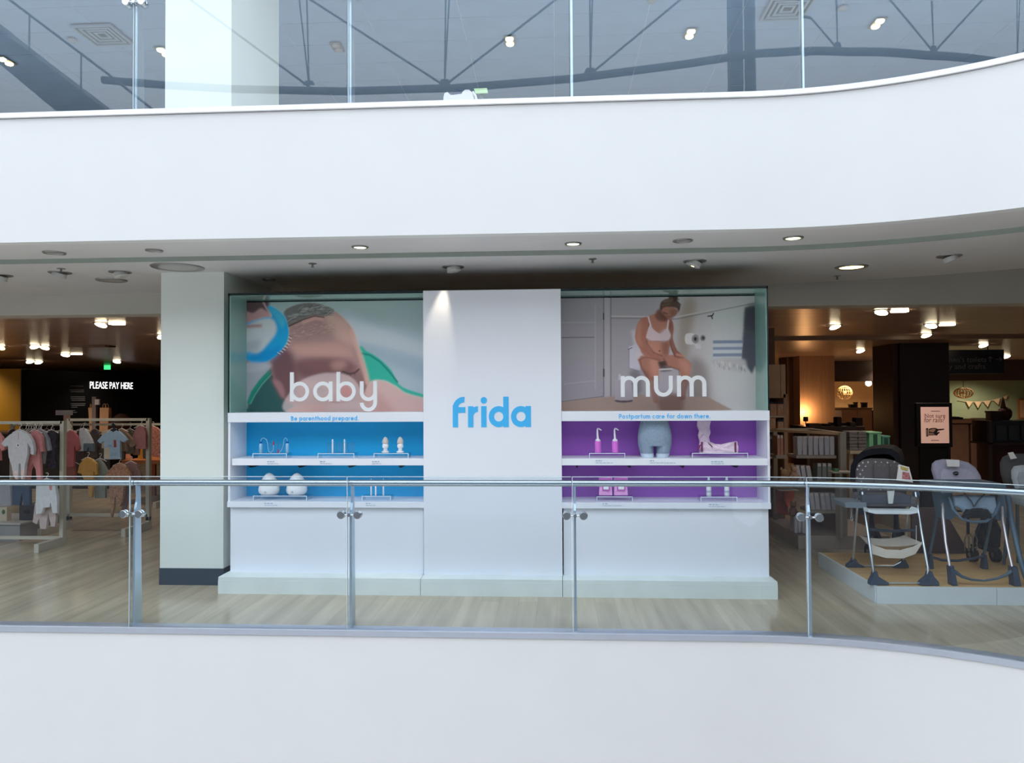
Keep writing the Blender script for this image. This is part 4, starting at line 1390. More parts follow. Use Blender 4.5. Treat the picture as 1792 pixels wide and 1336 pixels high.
def paper_bag(x0, x1, y0, yb, Y, z, label, m=KRAFT, skew=0):
    a, b = at(x0, y0, Y), at(x1, y0, Y)
    t = thing('paper_bag', label, 'bag', ((a.x + b.x) / 2, Y, z))
    wd = b.x - a.x
    v = [(a.x, Y, z), (b.x, Y, z), (b.x, Y + .14, z), (a.x, Y + .14, z), (a.x + skew, Y + .03, a.z), (b.x + skew * .3, Y + .03, a.z), (b.x + skew * .3, Y + .11, a.z), (a.x + skew, Y + .11, a.z)]
    MB().add(v, [(0, 1, 5, 4), (1, 2, 6, 5), (2, 3, 7, 6), (3, 0, 4, 7), (0, 3, 2, 1), (4, 5, 6, 7)]).build('body', m, t)
    for yy in (.03, .11):
        cx = (a.x + b.x) / 2 + skew * .6
        MB().tube([(cx - wd * .2, Y + yy, a.z - .01), (cx - wd * .17, Y + yy, a.z + .05), (cx, Y + yy, a.z + .08), (cx + wd * .17, Y + yy, a.z + .05), (cx + wd * .2, Y + yy, a.z - .01)], .006, 6).build('handle', m, t)


paper_bag(174, 189, 714, 757, 14.0, 1.1, 'wide brown paper bag on the counter behind the right garment rail', skew=-.01)
paper_bag(157, 162, 714, 757, 14.2, 1.1, 'narrow brown paper bag on the counter, left of the wide one', skew=-.05)
a = at(162.5, 700, 14.1)
t = thing('till_post', 'slim mauve grey till post with a small white display between two paper bags', 'till', (a.x + .04, 14.1, 1.1))
MB().box(a.x - .02, a.x + .06, 14.1, 14.16, 1.1, a.z + .06).build('post', mat('till_grey', (126, 112, 112), .5), t)
MB().box(a.x + .05, a.x + .14, 14.08, 14.12, a.z - .1, a.z + .01, .004).build('display', mat('till_display', (210, 206, 204), .4), t)
a = at(207, 735, 14.15)  # basket-like hump put in for the brown hair of a head
t = thing('hair_hump', 'rounded dark brown hump standing in for a head of hair, showing above the right garment rail', 'basket', (a.x, 14.15, 1.1))
MB().lathe([(.12, 0), (.16, .06), (.17, .16), (.16, .24), (.12, .3), (.06, .335), (.004, .345)], (a.x, 14.25, 1.1), 'Z', 24).build('body', mat('wicker_and_hump', (82, 46, 38), .8, var=.3, scale=40, bump=.6), t, True)
MB().lathe([(.172, .15), (.178, .165), (.172, .18)], (a.x, 14.25, 1.1), 'Z', 24).build('band', mat('hump_band', (60, 34, 30), .7), t, True)
a, b = at(97, 720, 10.2), at(126, 720, 10.2)
t = thing('rail_sign', 'small grey sign board on a beige post between the two garment rails', 'sign', ((a.x + b.x) / 2, 10.2, 0))
MB().box(a.x, b.x, 10.2, 10.22, at(97, 727, 10.2).z, at(97, 718.5, 10.2).z, .003).build('board', mat('grey_sign', (150, 142, 142), .5), t)
MB().box(at(111, 720, 10.2).x, at(120, 720, 10.2).x, 10.2, 10.24, 0, at(111, 727, 10.2).z).build('post', mat('beige_post', (168, 132, 118), .5), t)

# ------------------------------------------------------------------ garment rails
NTH_ALL = ['first', 'second', 'third', 'fourth', 'fifth', 'sixth', 'seventh', 'eighth', 'ninth', 'tenth', 'eleventh', 'twelfth', 'thirteenth', 'fourteenth', 'fifteenth', 'sixteenth', 'seventeenth']
NTH = ['first', 'second', 'third', 'fourth', 'fifth', 'sixth', 'seventh', 'eighth']
RAILM = mat('putty_metal', (196, 192, 176), .5, var=.02)


def rail_frame(name, label, x0, x1, ytop, ybot, Y, feet):
    a, b = at(x0, ytop, Y), at(x1, ybot, Y)
    t = thing(name, label, 'garment rail', ((a.x + b.x) / 2, Y, 0))
    w_ = .05
    MB().box(a.x, b.x, Y, Y + .05, a.z - .035, a.z, .003).build('top_bar', RAILM, t)
    MB().box(a.x, b.x, Y, Y + .05, b.z, b.z + .035, .003).build('bottom_bar', RAILM, t)
    MB().box(b.x - .028, b.x + .02, Y, Y + .06, b.z - .05, a.z, .003).build('upright', RAILM, t)
    MB().box(a.x - .028, a.x + .02, Y, Y + .06, b.z - .05, a.z, .003).build('upright', RAILM, t)
    for fx in (a.x, b.x):
        MB().box(fx - .03, fx + .025, Y - feet, Y + .06, .0, .1, .003).build('foot', RAILM, t)
        MB().box(fx - .028, fx + .02, Y, Y + .06, .09, b.z).build('foot_block', RAILM, t)
    return t, a, b


ra, raa, rab = rail_frame('garment_rail', 'putty coloured garment rail at the far left hung with pale babywear', -60, 107, 738, 945, 8.5, .42)
rb, rba, rbb = rail_frame('garment_rail', 'putty coloured garment rail next to the white column hung with baby clothes', 120, 258, 733, 905, 9.6, .55)
ARM = mat('rail_arm', (150, 144, 136), .4, .3)


def garment(name, label, cat, pts, Y, m, d=.035, parts=(), hook=None, group=None, hanger=True):
    q = [at(x, y, Y) for x, y in pts]
    cx = sum(p.x for p in q) / len(q)
    t = thing(name, label, cat, (cx, Y, min(p.z for p in q)), group)

    def pillow(pl, yy, dd):
        bm = bmesh.new()
        f = bm.faces.new([bm.verts.new((at(x, y, Y).x, yy, at(x, y, Y).z)) for x, y in pl])
        e = bmesh.ops.extrude_face_region(bm, geom=[f])
        bmesh.ops.translate(bm, vec=(0, -dd, 0), verts=[v for v in e['geom'] if isinstance(v, bmesh.types.BMVert)])
        for v in bm.verts:
            if v.co.y < yy - dd * .5:
                v.co.y += .6 * dd
        top = [g_ for g_ in e['geom'] if isinstance(g_, bmesh.types.BMFace)]
        r = bmesh.ops.inset_region(bm, faces=top, thickness=.007, depth=0)
        for v in top[0].verts:
            v.co.y -= .6 * dd
        return MB().bm(bm)
    pillow(pts, Y, d).build('body', m, t, False)
    for nm, pl, mm, off in parts:
        o = pillow(pl, Y - d - off + .012, .014)
        o.build(nm, mm, t)
    if hanger:
        top = min(pts, key=lambda p: p[1])
        hx_, hy = hook or top
        c = at(hx_, hy, Y)
        s_ = .09
        MB().tube([c + Vector(v) for v in ((-s_, -.012, -.035), (-.02, -.012, .0), (0, -.012, .006), (.02, -.012, .0), (s_, -.012, -.035))], .0045, 6).build('hanger', mat('pale_hanger', (226, 220, 216), .4), t)
        MB().tube([c + Vector(v) for v in ((0, -.012, .004), (0, -.012, .03), (.016, -.012, .04), (.02, -.012, .058), (.006, -.012, .07), (-.008, -.012, .064))], .0035, 6).build('hanger_hook', mat('pale_hanger', (226, 220, 216), .4), t)
    return t


def cl(name, col, **k):
    return mat(name, col, .85, var=k.pop('var', .07), scale=k.pop('scale', 25), bump=.4, **k)


LGREY, DPINK, ROSE, OAT = cl('light_grey_jersey', (196, 196, 200)), cl('dusty_pink_jersey', (200, 132, 132)), cl('rose_knit', (168, 112, 112)), cl('oat_jersey', (190, 176, 156))
SKYB, MUST, TAUPE, FLOR = cl('pale_blue_jersey', (166, 192, 214)), cl('mustard_jersey', (206, 158, 88)), cl('taupe_jersey', (148, 124, 108)), cl('brown_floral_jersey', (176, 134, 108), var=.35, scale=45)
DARKP, DENIM, WHITEJ, MGREY = cl('dark_spotted_cotton', (44, 38, 46), var=.5, scale=40), cl('dark_denim', (62, 74, 96)), cl('white_striped_jersey', (214, 216, 218)), cl('mid_grey_jersey', (146, 146, 150))
PRINTD = mat('dark_print', (40, 44, 60), .7)
# rail at the far left: upper row, back to front
garment('baby_dress', 'grey baby dress fanned out behind the pink romper', 'dress', [(66, 757), (72, 752), (80, 754), (88, 768), (92, 788), (86, 790), (83, 780), (80, 812), (64, 812), (62, 770)], 8.40, MGREY)
garment('spotted_dress', 'dark spotted baby dress hanging nearest the right upright of the far left rail', 'dress', [(86, 756), (91, 753), (97, 754), (102, 760), (102, 775), (100, 800), (103, 820), (83, 820), (86, 795), (84, 768)], 8.44, DARKP)
garment('pink_romper', 'dusty pink baby romper hanging half behind the pale grey sleepsuit', 'romper', [(56, 757), (62, 753), (70, 755), (77, 764), (80, 790), (74, 792), (72, 785), (75, 815), (76, 845), (68, 846), (65, 822), (61, 812), (56, 824), (54, 846), (46, 846), (50, 812)], 8.33, DPINK)
garment('pink_jumper', 'rose pink baby top cut by the left edge of the picture', 'top', [(-22, 757), (-12, 753), (0, 756), (8, 766), (13, 786), (6, 790), (3, 782), (4, 806), (-24, 806)], 8.33, DPINK)
garment('sleepsuit', 'pale grey baby sleepsuit with a white bear badge, front of the far left rail', 'sleepsuit',
        [(28, 756), (33, 752.5), (39, 752.5), (44, 755.5), (54, 760), (61, 772), (64, 786), (62.5, 797), (56, 795), (56, 784), (52, 776), (52.5, 795), (48, 815), (47, 832), (43, 840), (39.5, 838), (39, 812), (37.5, 812), (35.5, 838), (31, 840), (26, 833), (23, 815), (18, 800), (17, 780), (12, 783), (5, 777), (12, 767), (20, 760)], 8.24, LGREY,
        parts=[('badge', [(32, 776), (35, 774.5), (38, 776), (39, 779.5), (38, 783), (35, 784.5), (32, 783), (31, 779.5)], WHITEJ, 0), ('bear_face', [(34, 778), (35.5, 777.5), (37, 778), (37, 780), (35.5, 781.5), (34, 780)], PRINTD, .006), ('foot_cuff', [(28, 824), (35, 822), (35.5, 838), (31, 840), (28, 835)], cl('blush_cuff', (222, 198, 190)), 0), ('foot_cuff', [(40, 822), (47, 820), (46.5, 833), (43, 840), (39.5, 838)], cl('blush_cuff', (222, 198, 190)), 0),
               ('button_placket', [(35, 757), (37, 757), (37, 770), (35, 770)], cl('pink_placket', (206, 150, 150)), .001)], hook=(36, 752.5))
# hangers of the row behind the sleepsuit
for k in range(7):
    c = at(46 + k * 4.4, 748, 8.3 + k * .02)
    tag(MB().tube([c + Vector(v) for v in ((-.06, 0, -.06), (-.02, 0, -.025), (0, 0, -.015), (.0, 0, .012), (.016, 0, .024), (.012, 0, .044), (-.004, 0, .046))], .004, 6).build('coat_hanger', mat('pale_hanger', (226, 220, 216), .4)), NTH[k] + ' white hanger from the left in the close row above the pink romper', 'hanger', 'white hangers above the pink romper')
MB().tube([at(52, 744.5, 8.2), at(60, 744.5, 8.5)], .01, 8).build('arm', ARM, ra)
# lower row of that rail
garment('striped_jumper', 'grey striped baby top low on the far left rail behind the handrail', 'top', [(-10, 846), (0, 843), (12, 844), (22, 850), (24, 885), (0, 888), (-12, 886)], 8.36, MGREY, hanger=False)
garment('jeans', 'dark blue baby jeans between the grey top and the white cardigan', 'jeans', [(25, 846), (56, 846), (56, 884), (44, 885), (42, 862), (38, 885), (25, 884)], 8.38, DENIM, hanger=False)
garment('leggings', 'pale blush baby leggings hanging under the white cardigan', 'leggings', [(64, 880), (100, 880), (102, 905), (100, 922), (92, 922), (88, 898), (84, 926), (73, 926), (72, 908), (68, 918), (60, 914)], 8.42, cl('blush_jersey', (196, 178, 174)), hanger=False)
garment('cardigan', 'white marled baby cardigan with a pink neck low on the far left rail', 'cardigan', [(66, 848), (74, 840), (82, 838), (92, 839), (100, 846), (104, 870), (104, 898), (95, 899), (92, 880), (90, 888), (80, 889), (78, 895), (76, 899), (66, 900), (65, 880)], 8.34, WHITEJ,
        parts=[('neck', [(88, 846), (96, 846), (95, 858), (90, 858)], DPINK, 0)], hook=(83, 838))
# shelf goods under it
t = thing('floor_plinth', 'low pale plinth under the far left garment rail', 'plinth', (-7.2, 9.0, 0))
MB().box(-8.6, -6.55, 8.75, 9.5, 0, .2).build('body', mat('pale_plinth', (150, 150, 150), .6), t)
MB().box(-8.62, -6.53, 8.73, 9.52, .2, .22, .003).build('top', mat('pale_plinth_top', (186, 184, 180), .5), t)
a, b = at(-2, 905, 8.9), at(12, 888, 8.9)
t = thing('card_pack', 'cream boxed baby set with green print standing on the plinth at the left edge', 'box', ((a.x + b.x) / 2, 8.9, .22))
MB().box(a.x, b.x, 8.9, 8.98, .22, b.z, .004).build('box', mat('cream_card', (214, 200, 176), .6), t)
MB().ball(((a.x * .4 + b.x * .6), 8.898, b.z - .06), .022, .004, .03, 12, 6).build('print', mat('leaf_print', (70, 110, 80), .6), t, True)
a, b = at(33, 925, 8.95), at(60, 885, 8.95)
t = thing('storage_cube', 'dark grey fabric storage cube on the plinth below the jeans', 'storage cube', ((a.x + b.x) / 2, 8.95, .22))
MB().box(a.x, b.x, 8.95, 9.3, .2205, b.z, .01).build('body', mat('charcoal_felt', (70, 68, 74), .9), t)
MB().box(a.x + .06, b.x - .06, 8.945, 8.951, b.z - .1, b.z - .06).build('handle_slot', BLACK, t)
# rail next to the column: upper row
garment('rose_dress', 'rose red baby dress at the left end of the rail by the column', 'dress', [(118, 758), (124, 753), (130, 754), (138, 764), (142, 786), (136, 790), (133, 780), (132, 818), (116, 818)], 9.52, cl('rose_red_jersey', (168, 92, 96)))
garment('grey_frock', 'grey frilled baby frock right of the rose red dress', 'frock', [(141, 752), (147, 750), (154, 753), (163, 770), (166, 780), (158, 782), (160, 790), (136, 790), (140, 772)], 9.56, LGREY)
garment('navy_shorts', 'small teal grey shorts hanging under the grey frock', 'shorts', [(148, 776), (166, 776), (167, 790), (158, 790), (157, 783), (155, 790), (148, 790)], 9.5, cl('teal_grey', (92, 108, 116)), hanger=False)
garment('taupe_top', 'taupe ribbed baby top half behind the pale blue T-shirt', 'top', [(208, 754), (214, 751), (222, 755), (234, 768), (239, 780), (231, 783), (225, 776), (226, 790), (208, 790)], 9.53, TAUPE)
garment('oat_top', 'oat coloured baby top behind the shoulder of the pale blue T-shirt', 'top', [(180, 755), (200, 750), (212, 755), (214, 785), (180, 785)], 9.57, OAT)
garment('knit_cardigan', 'dusky rose knitted cardigan at the right end of the rail by the column', 'cardigan', [(240, 748), (247, 745), (254, 747), (258, 756), (258, 786), (240, 786), (236, 775), (234, 762)], 9.56, ROSE, hook=(247, 745))
garment('tee_shirt', 'pale blue baby T-shirt with a red swing tag and dark stripes, front of the rail', 'T-shirt',
        [(190, 757), (195, 753), (200, 755.5), (206, 753), (212, 756), (219, 762), (225, 770), (219, 775), (213, 771.5), (213.5, 804), (184, 804.5), (184.5, 773), (178, 777), (172, 772), (179, 763)], 9.40, SKYB,
        parts=[('swing_tag', [(201.5, 770), (206, 770), (206.5, 783), (202, 783)], mat('red_tag', (170, 60, 66), .5), .004), ('stripe', [(196, 793), (206, 793), (206, 794.3), (196, 794.3)], DENIM, 0), ('stripe', [(196, 796), (206, 796), (206, 797.3), (196, 797.3)], DENIM, 0), ('chest_print', [(192, 779.5), (198, 779.5), (198, 781), (192, 781)], PRINTD, 0), ('price_card', [(184.5, 784), (195, 783), (195.5, 803), (184.5, 804)], cl('beige_card', (206, 192, 172)), 0)], hook=(200, 752))
c = at(200, 752, 9.38)
MB().prism([(c.x + x, c.z + z) for x, z in ((-.06, -.03), (.06, -.03), (.05, .0), (.012, .012), (.01, .06), (-.03, .1), (-.032, .05), (-.012, .01), (-.05, 0))], 9.375, 9.39).build('hanger_clip', BLACK, [o for o in COL.objects if o.name == 'tee_shirt'][0])
# lower row
garment('mustard_romper', 'mustard yellow baby romper low on the rail by the column', 'romper', [(148, 804), (155, 801), (163, 803), (172, 812), (174, 830), (169, 832), (167, 824), (166, 850), (164, 870), (157, 871), (156, 850), (152, 848), (145, 830), (138, 828), (141, 812)], 9.44, MUST)
garment('sage_top', 'sage grey baby top fanned behind the mustard romper', 'top', [(168, 806), (176, 803), (184, 812), (196, 835), (188, 840), (187, 872), (168, 872)], 9.5, cl('sage_grey', (142, 148, 138)))
garment('rust_dress', 'small rust brown baby dress low at the left end of the rail by the column', 'dress', [(118, 812), (128, 808), (134, 822), (136, 842), (116, 842)], 9.54, cl('rust_jersey', (142, 86, 76)))
garment('lilac_romper', 'mauve brown baby romper half behind the floral romper', 'romper', [(222, 812), (230, 808), (242, 812), (250, 830), (248, 842), (238, 840), (226, 870), (222, 900), (214, 905), (216, 850)], 9.5, cl('mauve_brown_jersey', (150, 118, 112), var=.2, scale=50))
garment('floral_romper', 'brown floral baby romper with dangling legs, lowest on the rail by the column', 'romper',
        [(200, 815), (206, 811), (214, 811), (222, 816), (232, 832), (234, 848), (226, 850), (222, 840), (220, 850), (217, 878), (212, 887), (206, 886), (204, 868), (202, 892), (198, 906), (195, 905), (197, 884), (193, 862), (194, 838), (188, 846), (183, 842), (190, 825)], 9.36, FLOR, hook=(210, 811))
garment('pyjama_top', 'beige floral baby top behind the floral romper', 'top', [(236, 811), (246, 815), (251, 830), (251, 844), (240, 846), (232, 826)], 9.55, cl('beige_floral', (168, 142, 118), var=.3, scale=50), hanger=False)
for x in (149, 196, 228):
    MB().tube([at(x, 741, 9.3), at(x, 741, 9.62)], .01, 8).build('arm', ARM, rb)
# a deeper rail of muted clothes
rc, rca, rcb = rail_frame('garment_rail', 'dim garment rail deeper in the shop, behind the two putty rails', 20, 288, 742, 898, 11.7, .3)
for k in range(17):
    x = 24 + k * 14.5 + random.uniform(-3, 3)
    up = k % 2 == 0
    w_, h_ = random.uniform(7, 9), random.uniform(38, 52)
    y = 752 if up else 758
    c_ = random.choice([(96, 74, 74), (78, 66, 70), (112, 84, 80), (66, 62, 68), (126, 100, 92), (92, 88, 90), (104, 72, 66), (84, 78, 72)])
    nm = random.choice(['baby_dress', 'baby_jumper', 'baby_jacket'])
    garment(nm, NTH_ALL[k] + ' garment from the left on the dim rail deeper in the shop', nm.split('_')[1], [(x - 4, y + 1), (x, y - 1), (x + 4, y + 1), (x + w_, y + 8), (x + w_ + 3, y + 24), (x + w_ - 1, y + 26), (x + w_ - 2, y + h_), (x - w_ + 2, y + h_), (x - w_ + 1, y + 26), (x - w_ - 3, y + 24), (x - w_, y + 8)], 11.66 - .03 * (k % 3), cl('muted_cloth_%d' % k, c_, var=.2), group='garments on the dim deeper rail')
# timber display table by the column
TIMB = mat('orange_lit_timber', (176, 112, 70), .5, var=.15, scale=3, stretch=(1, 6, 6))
a, b = at(212, 806, 12.0), at(330, 806, 12.0)
t = thing('display_table', 'timber display table seen between the garment rail and the white column', 'table', ((a.x + b.x) / 2, 12.3, 0))
MB().box(a.x, b.x, 12.0, 13.0, a.z - .06, a.z, .004).build('tabletop', TIMB, t)
for lx in (a.x + .04, b.x - .04):
    for ly in (12.05, 12.95):
        MB().box(lx - .03, lx + .03, ly - .03, ly + .03, 0, a.z - .06).build('leg', TIMB, t)
MB().box(a.x + .05, b.x - .05, 12.05, 12.95, .3, .34).build('lower_shelf', TIMB, t)
zt = a.z
paper_bag(241, 252.5, 784, 806, 12.2, zt, 'small yellow gift bag with white handles on the timber table', mat('yellow_card_bag', (226, 168, 70), .6))
garment('teddy_romper', 'pink floral romper with cut out shapes hanging beside the white column', 'romper', [(262, 752), (268, 746), (276, 748), (284, 755), (286, 775), (281, 792), (284, 801), (272, 800), (262, 797), (258, 775)], 11.5, cl('pink_floral', (196, 132, 118), var=.4, scale=30))
c = at(224, 806, 12.3)
a = at(223, 790, 12.3)
tag(MB().lathe([(.07, 0), (.065, .02), (.03, .1), (.006, .17)], (a.x, 12.3, zt + .001), 'Z', 18).build('party_hat', mat('salmon_cone', (214, 146, 122), .6), None, True), 'small salmon cone standing on the timber table under the T-shirt', 'cone')
lamp('table_spot', 'SPOT', (at(250, 800, 12.4).x, 12.4, 2.6), 60, (1, .7, .42), .05, None, 50, .6)  # warm spot high above the timber table, no table lamp stands there

# ------------------------------------------------------------------ shop, right: columns, room walls
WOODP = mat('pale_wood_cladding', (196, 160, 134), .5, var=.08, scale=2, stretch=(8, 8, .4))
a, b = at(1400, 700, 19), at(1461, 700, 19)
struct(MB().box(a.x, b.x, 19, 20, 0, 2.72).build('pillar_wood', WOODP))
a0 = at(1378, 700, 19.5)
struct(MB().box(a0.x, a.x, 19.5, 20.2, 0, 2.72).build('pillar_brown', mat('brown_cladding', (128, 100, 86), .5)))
MB_ = lamp('column_uplight', 'POINT', (at(1410, 726, 18.8).x, 18.8, at(1410, 722, 18.8).z), 14, (1, .55, .22), .03)
c = at(1410, 738, 18.75)
tl = thing('floor_uplighter', 'slim dark uplighter lamp standing at the glowing edge of the wood column', 'lamp', (c.x, 18.75, 0))
MB().lathe([(.05, 0), (.06, .02), (.06, .1), (.045, .12)], c, 'Z', 16).build('shade', DARKMETAL, tl, True)
MB().tube([(c.x, 18.75, .02), (c.x, 18.75, c.z)], .012, 8).build('pole', DARKMETAL, tl, True)
MB().lathe([(.12, 0), (.12, .015), (.02, .025)], (c.x, 18.75, 0), 'Z', 20).build('base', DARKMETAL, tl, True)
DP = mat('dark_bronze_column', (44, 32, 30), .45, var=.1, scale=3)
pa, pb = at(1575, 640, 14.6), at(1661, 640, 14.6)
struct(MB().box(pa.x, pb.x, 14.6, 15.6, 0, 2.72).build('pillar_dark', DP))
pc = at(1562, 640, 14.7)
struct(MB().box(pc.x, pa.x, 14.7, 15.6, 0, 2.72).build('pillar_trim', mat('brown_column_edge', (72, 48, 42), .5)))
HEAD = mat('brown_header', (84, 64, 58), .6)
a, b = at(1461, 668, 22), at(1700, 668, 22)
struct(MB().box(a.x, b.x + 12, 22, 22.3, a.z, 2.72).build('wall_header', HEAD))
struct(MB().box(a.x - 2, at(1640, 700, 27).x, 27, 27.2, 0, 2.7).build('wall_peach', mat('peach_wall', (226, 180, 132), .6)))
struct(MB().box(at(1640, 700, 24).x, 26, 24, 24.2, 0, 2.7).build('wall_green', mat('sage_wall', (150, 166, 138), .6)))
lamp('peach_room_lamp', 'SPOT', (at(1500, 690, 25).x, 25, 2.55), 230, (1, .78, .5), .1, None, 140, .9)
lamp('green_room_lamp', 'SPOT', (at(1720, 690, 22.9).x, 22.9, 2.55), 130, (1, .82, .58), .1, None, 140, .9)
c = at(1520, 671, 25.5)
t = thing('room_lamp', 'bright white lamp in the peach room beside the dark pillar', 'ceiling light', c)
MB().ball(c, .1, .1, .1, 16, 10).build('globe', GLOW, t, True)
MB().tube([c + Vector((.08, 0, .02)), c + Vector((1.0, 0, .12))], .03, 8).build('track', BLACK, t)
MB().tube([c + Vector((.08, 0, .02)), Vector((c.x + .08, c.y, 2.72))], .012, 6).build('rod', BLACK, t)
# woven globe lanterns
for px, py, r, Y, lab, flat in ((1478, 688, 12, 25.5, 'round wire globe lantern hanging in the peach room', 1), (1686, 688, 14.5, 22.6, 'oval woven lantern hanging before the green wall', .6)):
    c = at(px, py, Y)
    R = r * Y / FPX
    t = thing('lantern', lab, 'lantern', c, 'hanging lanterns')
    m = MB()
    for k in range(9):
        a_ = math.pi * k / 9
        m.tube([c + Vector((R * math.cos(u) * math.cos(a_), R * math.cos(u) * math.sin(a_), R * flat * math.sin(u))) for u in [2 * math.pi * i / 20 for i in range(21)]], .012, 5)
    for hh in (-.6, -.2, .2, .6):
        m.tube([c + Vector((R * math.sqrt(1 - hh * hh) * math.cos(u), R * math.sqrt(1 - hh * hh) * math.sin(u), R * flat * hh)) for u in [2 * math.pi * i / 20 for i in range(21)]], .009, 5)
    m.build('woven_cage', mat('straw_weave', (216, 176, 120), .7), t)['kind'] = 'stuff'
    MB().tube([c + Vector((0, 0, R * flat)), Vector((c.x, c.y, 2.72))], .008, 6).build('cord', DARKMETAL, t)
    MB().ball(c, R * .3, R * .3, R * .3 * flat, 12, 8).build('bulb', mat('pale_bulb', (250, 226, 190), .4), t, True)
# bunting
t = thing('bunting', 'cream triangular bunting strung across the green wall', 'bunting', at(1716, 704, 23.96))
cr = [at(x, y, 23.96) for x, y in ((1676, 700), (1690, 702.5), (1704, 703.5), (1720, 703), (1736, 701), (1752, 696.5), (1768, 690))]
MB().tube(cr, .008, 6).build('cord', mat('bunting_cord', (214, 190, 160), .7), t)
for (xa, ya), (xb, yb), (xc, yc) in (((1690, 702.5), (1702, 703.5), (1695.5, 713)), ((1704.5, 703.5), (1717, 703.5), (1711, 714.5)), ((1720.5, 703), (1733, 701.5), (1728, 712.5)), ((1737.5, 700.5), (1749.5, 697.5), (1746.5, 708.5)), ((1753, 696), (1763, 692), (1760, 699))):
    MB().prism([(at(x, y, 23.95).x, at(x, y, 23.95).z) for x, y in ((xa, ya), (xb, yb), (xc, yc))], 23.93, 23.95).build('pennant', mat('cream_pennant', (232, 204, 172), .8), t)
# hanging direction sign
a, b = at(1600, 655, 15.8), at(1757, 612, 15.8)
t = thing('direction_sign', 'black hanging direction sign with dim grey lettering beside the dark pillar', 'sign', ((a.x + b.x) / 2, 15.8, a.z))
MB().box(a.x, b.x, 15.8, 15.88, a.z, b.z).build('board', mat('sign_black', (18, 19, 24), .35), t)
for x in (a.x + .3, b.x - .3):
    MB().tube([(x, 15.84, b.z), (x, 15.84, 2.73)], .01, 6).build('hanger_rod', DARKMETAL, t)
DIM = mat('dim_sign_letter', (104, 106, 114), .6)
wx0, wx1 = at(1634, 634, 15.8).x, at(1726, 634, 15.8).x
words("Women's toilets", 'lettering', DIM, (wx0, 15.797, at(1700, 634, 15.8).z), (1, 0, 0), wx1 - wx0, t)
wx0, wx1 = at(1610, 648, 15.8).x, at(1724, 648, 15.8).x
words('Stationery and crafts', 'lettering', DIM, (wx0, 15.797, at(1700, 649, 15.8).z), (1, 0, 0), wx1 - wx0, t)
for px, rot in ((1733, 90), (1748, 0)):
    c = at(px, 629, 15.795)
    R = Matrix.Rotation(math.radians(rot), 2)
    ar = [(-.06, -.008), (.03, -.008), (.005, -.036), (.02, -.046), (.066, 0), (.02, .046), (.005, .036), (.03, .008), (-.06, .008)]
    ar = [R @ Vector(v) for v in ar]
    MB().prism([(c.x + v.x, c.z + v.y) for v in ar], 15.793, 15.8).build('arrow', DIM, t)
# screen totem
Y = 11.5
t = thing('screen_totem', 'freestanding black totem with a glowing pink notice of a pointing hand', 'screen', (at(1635, 900, Y).x, Y, 0))
a, b = at(1605, 783, Y), at(1666, 705.5, Y)
MB().box(a.x, b.x, Y, Y + .08, a.z, b.z, .006).build('frame', mat('totem_black', (12, 12, 13), .5, spec=.3), t)
c0, c1 = at(1611, 783, Y), at(1660, 783, Y)
MB().box(c0.x, c1.x, Y + .01, Y + .07, .02, a.z).build('stand', mat('totem_black', (12, 12, 13), .5), t)
MB().box(c0.x - .1, c1.x + .1, Y - .15, Y + .25, 0, .02).build('foot', mat('totem_black', (12, 12, 13), .5), t)
a, b = at(1612, 776, Y), at(1660, 712.5, Y)
sc = MB().box(a.x, b.x, Y - .003, Y, a.z, b.z).build('screen', mat('pink_screen', (236, 200, 188), .4, emit=.3, ecol=(236, 184, 166)), t)
INK = mat('screen_ink_dark', (52, 38, 40), .6)
INKR = mat('screen_ink_red', (170, 110, 104), .6)
wx0, wx1 = at(1618, 731, Y).x, at(1654, 731, Y).x
words('Not sure', 'lettering', INKR, (wx0, Y - .0045, at(1618, 731.5, Y).z), (1, 0, 0), wx1 - wx0, sc, .002, height=.062)
words('for rails?', 'lettering', INKR, (wx0 - .01, Y - .0045, at(1618, 739.5, Y).z), (1, 0, 0), wx1 - wx0, sc, .002, shear=.25, height=.075)
hand = MB()
for pts in (((1620, 750), (1624, 749.5), (1624.5, 764), (1620.5, 764.5)), ((1624.8, 751), (1630, 749.5), (1637, 749.3), (1641, 751.2), (1652, 750.6), (1652, 752.4), (1641.5, 754), (1639.5, 757), (1644, 756), (1644, 758), (1641, 760), (1640, 762.5), (1634, 762), (1625, 762.5)),):
    hand.prism([(at(x, y, Y).x, at(x, y, Y).z) for x, y in pts], Y - .005, Y - .0035)
hand.build('pointing_hand', INK, sc)
fl = MB()
for pts in (((1626, 752.5), (1632, 751), (1637, 751), (1636, 754), (1633, 757), (1626, 756)), ((1626, 758), (1633, 758.5), (1636, 760.5), (1626, 761)), ((1621, 752), (1622.6, 752), (1623, 762.5), (1621.5, 763))):
    fl.prism([(at(x, y, Y).x, at(x, y, Y).z) for x, y in pts], Y - .0065, Y - .0045)
fl.build('hand_highlight', mat('screen_pale', (226, 180, 164), .5), sc)
MB().box(at(1629, 719, Y).x, at(1645, 719, Y).x, Y - .005, Y - .003, at(1629, 720.5, Y).z, at(1629, 719.5, Y).z).build('small_print', INK, sc)
MB().box(at(1629, 771, Y).x, at(1643, 771, Y).x, Y - .005, Y - .003, at(1629, 771.5, Y).z, at(1629, 770.5, Y).z).build('small_print', INK, sc)
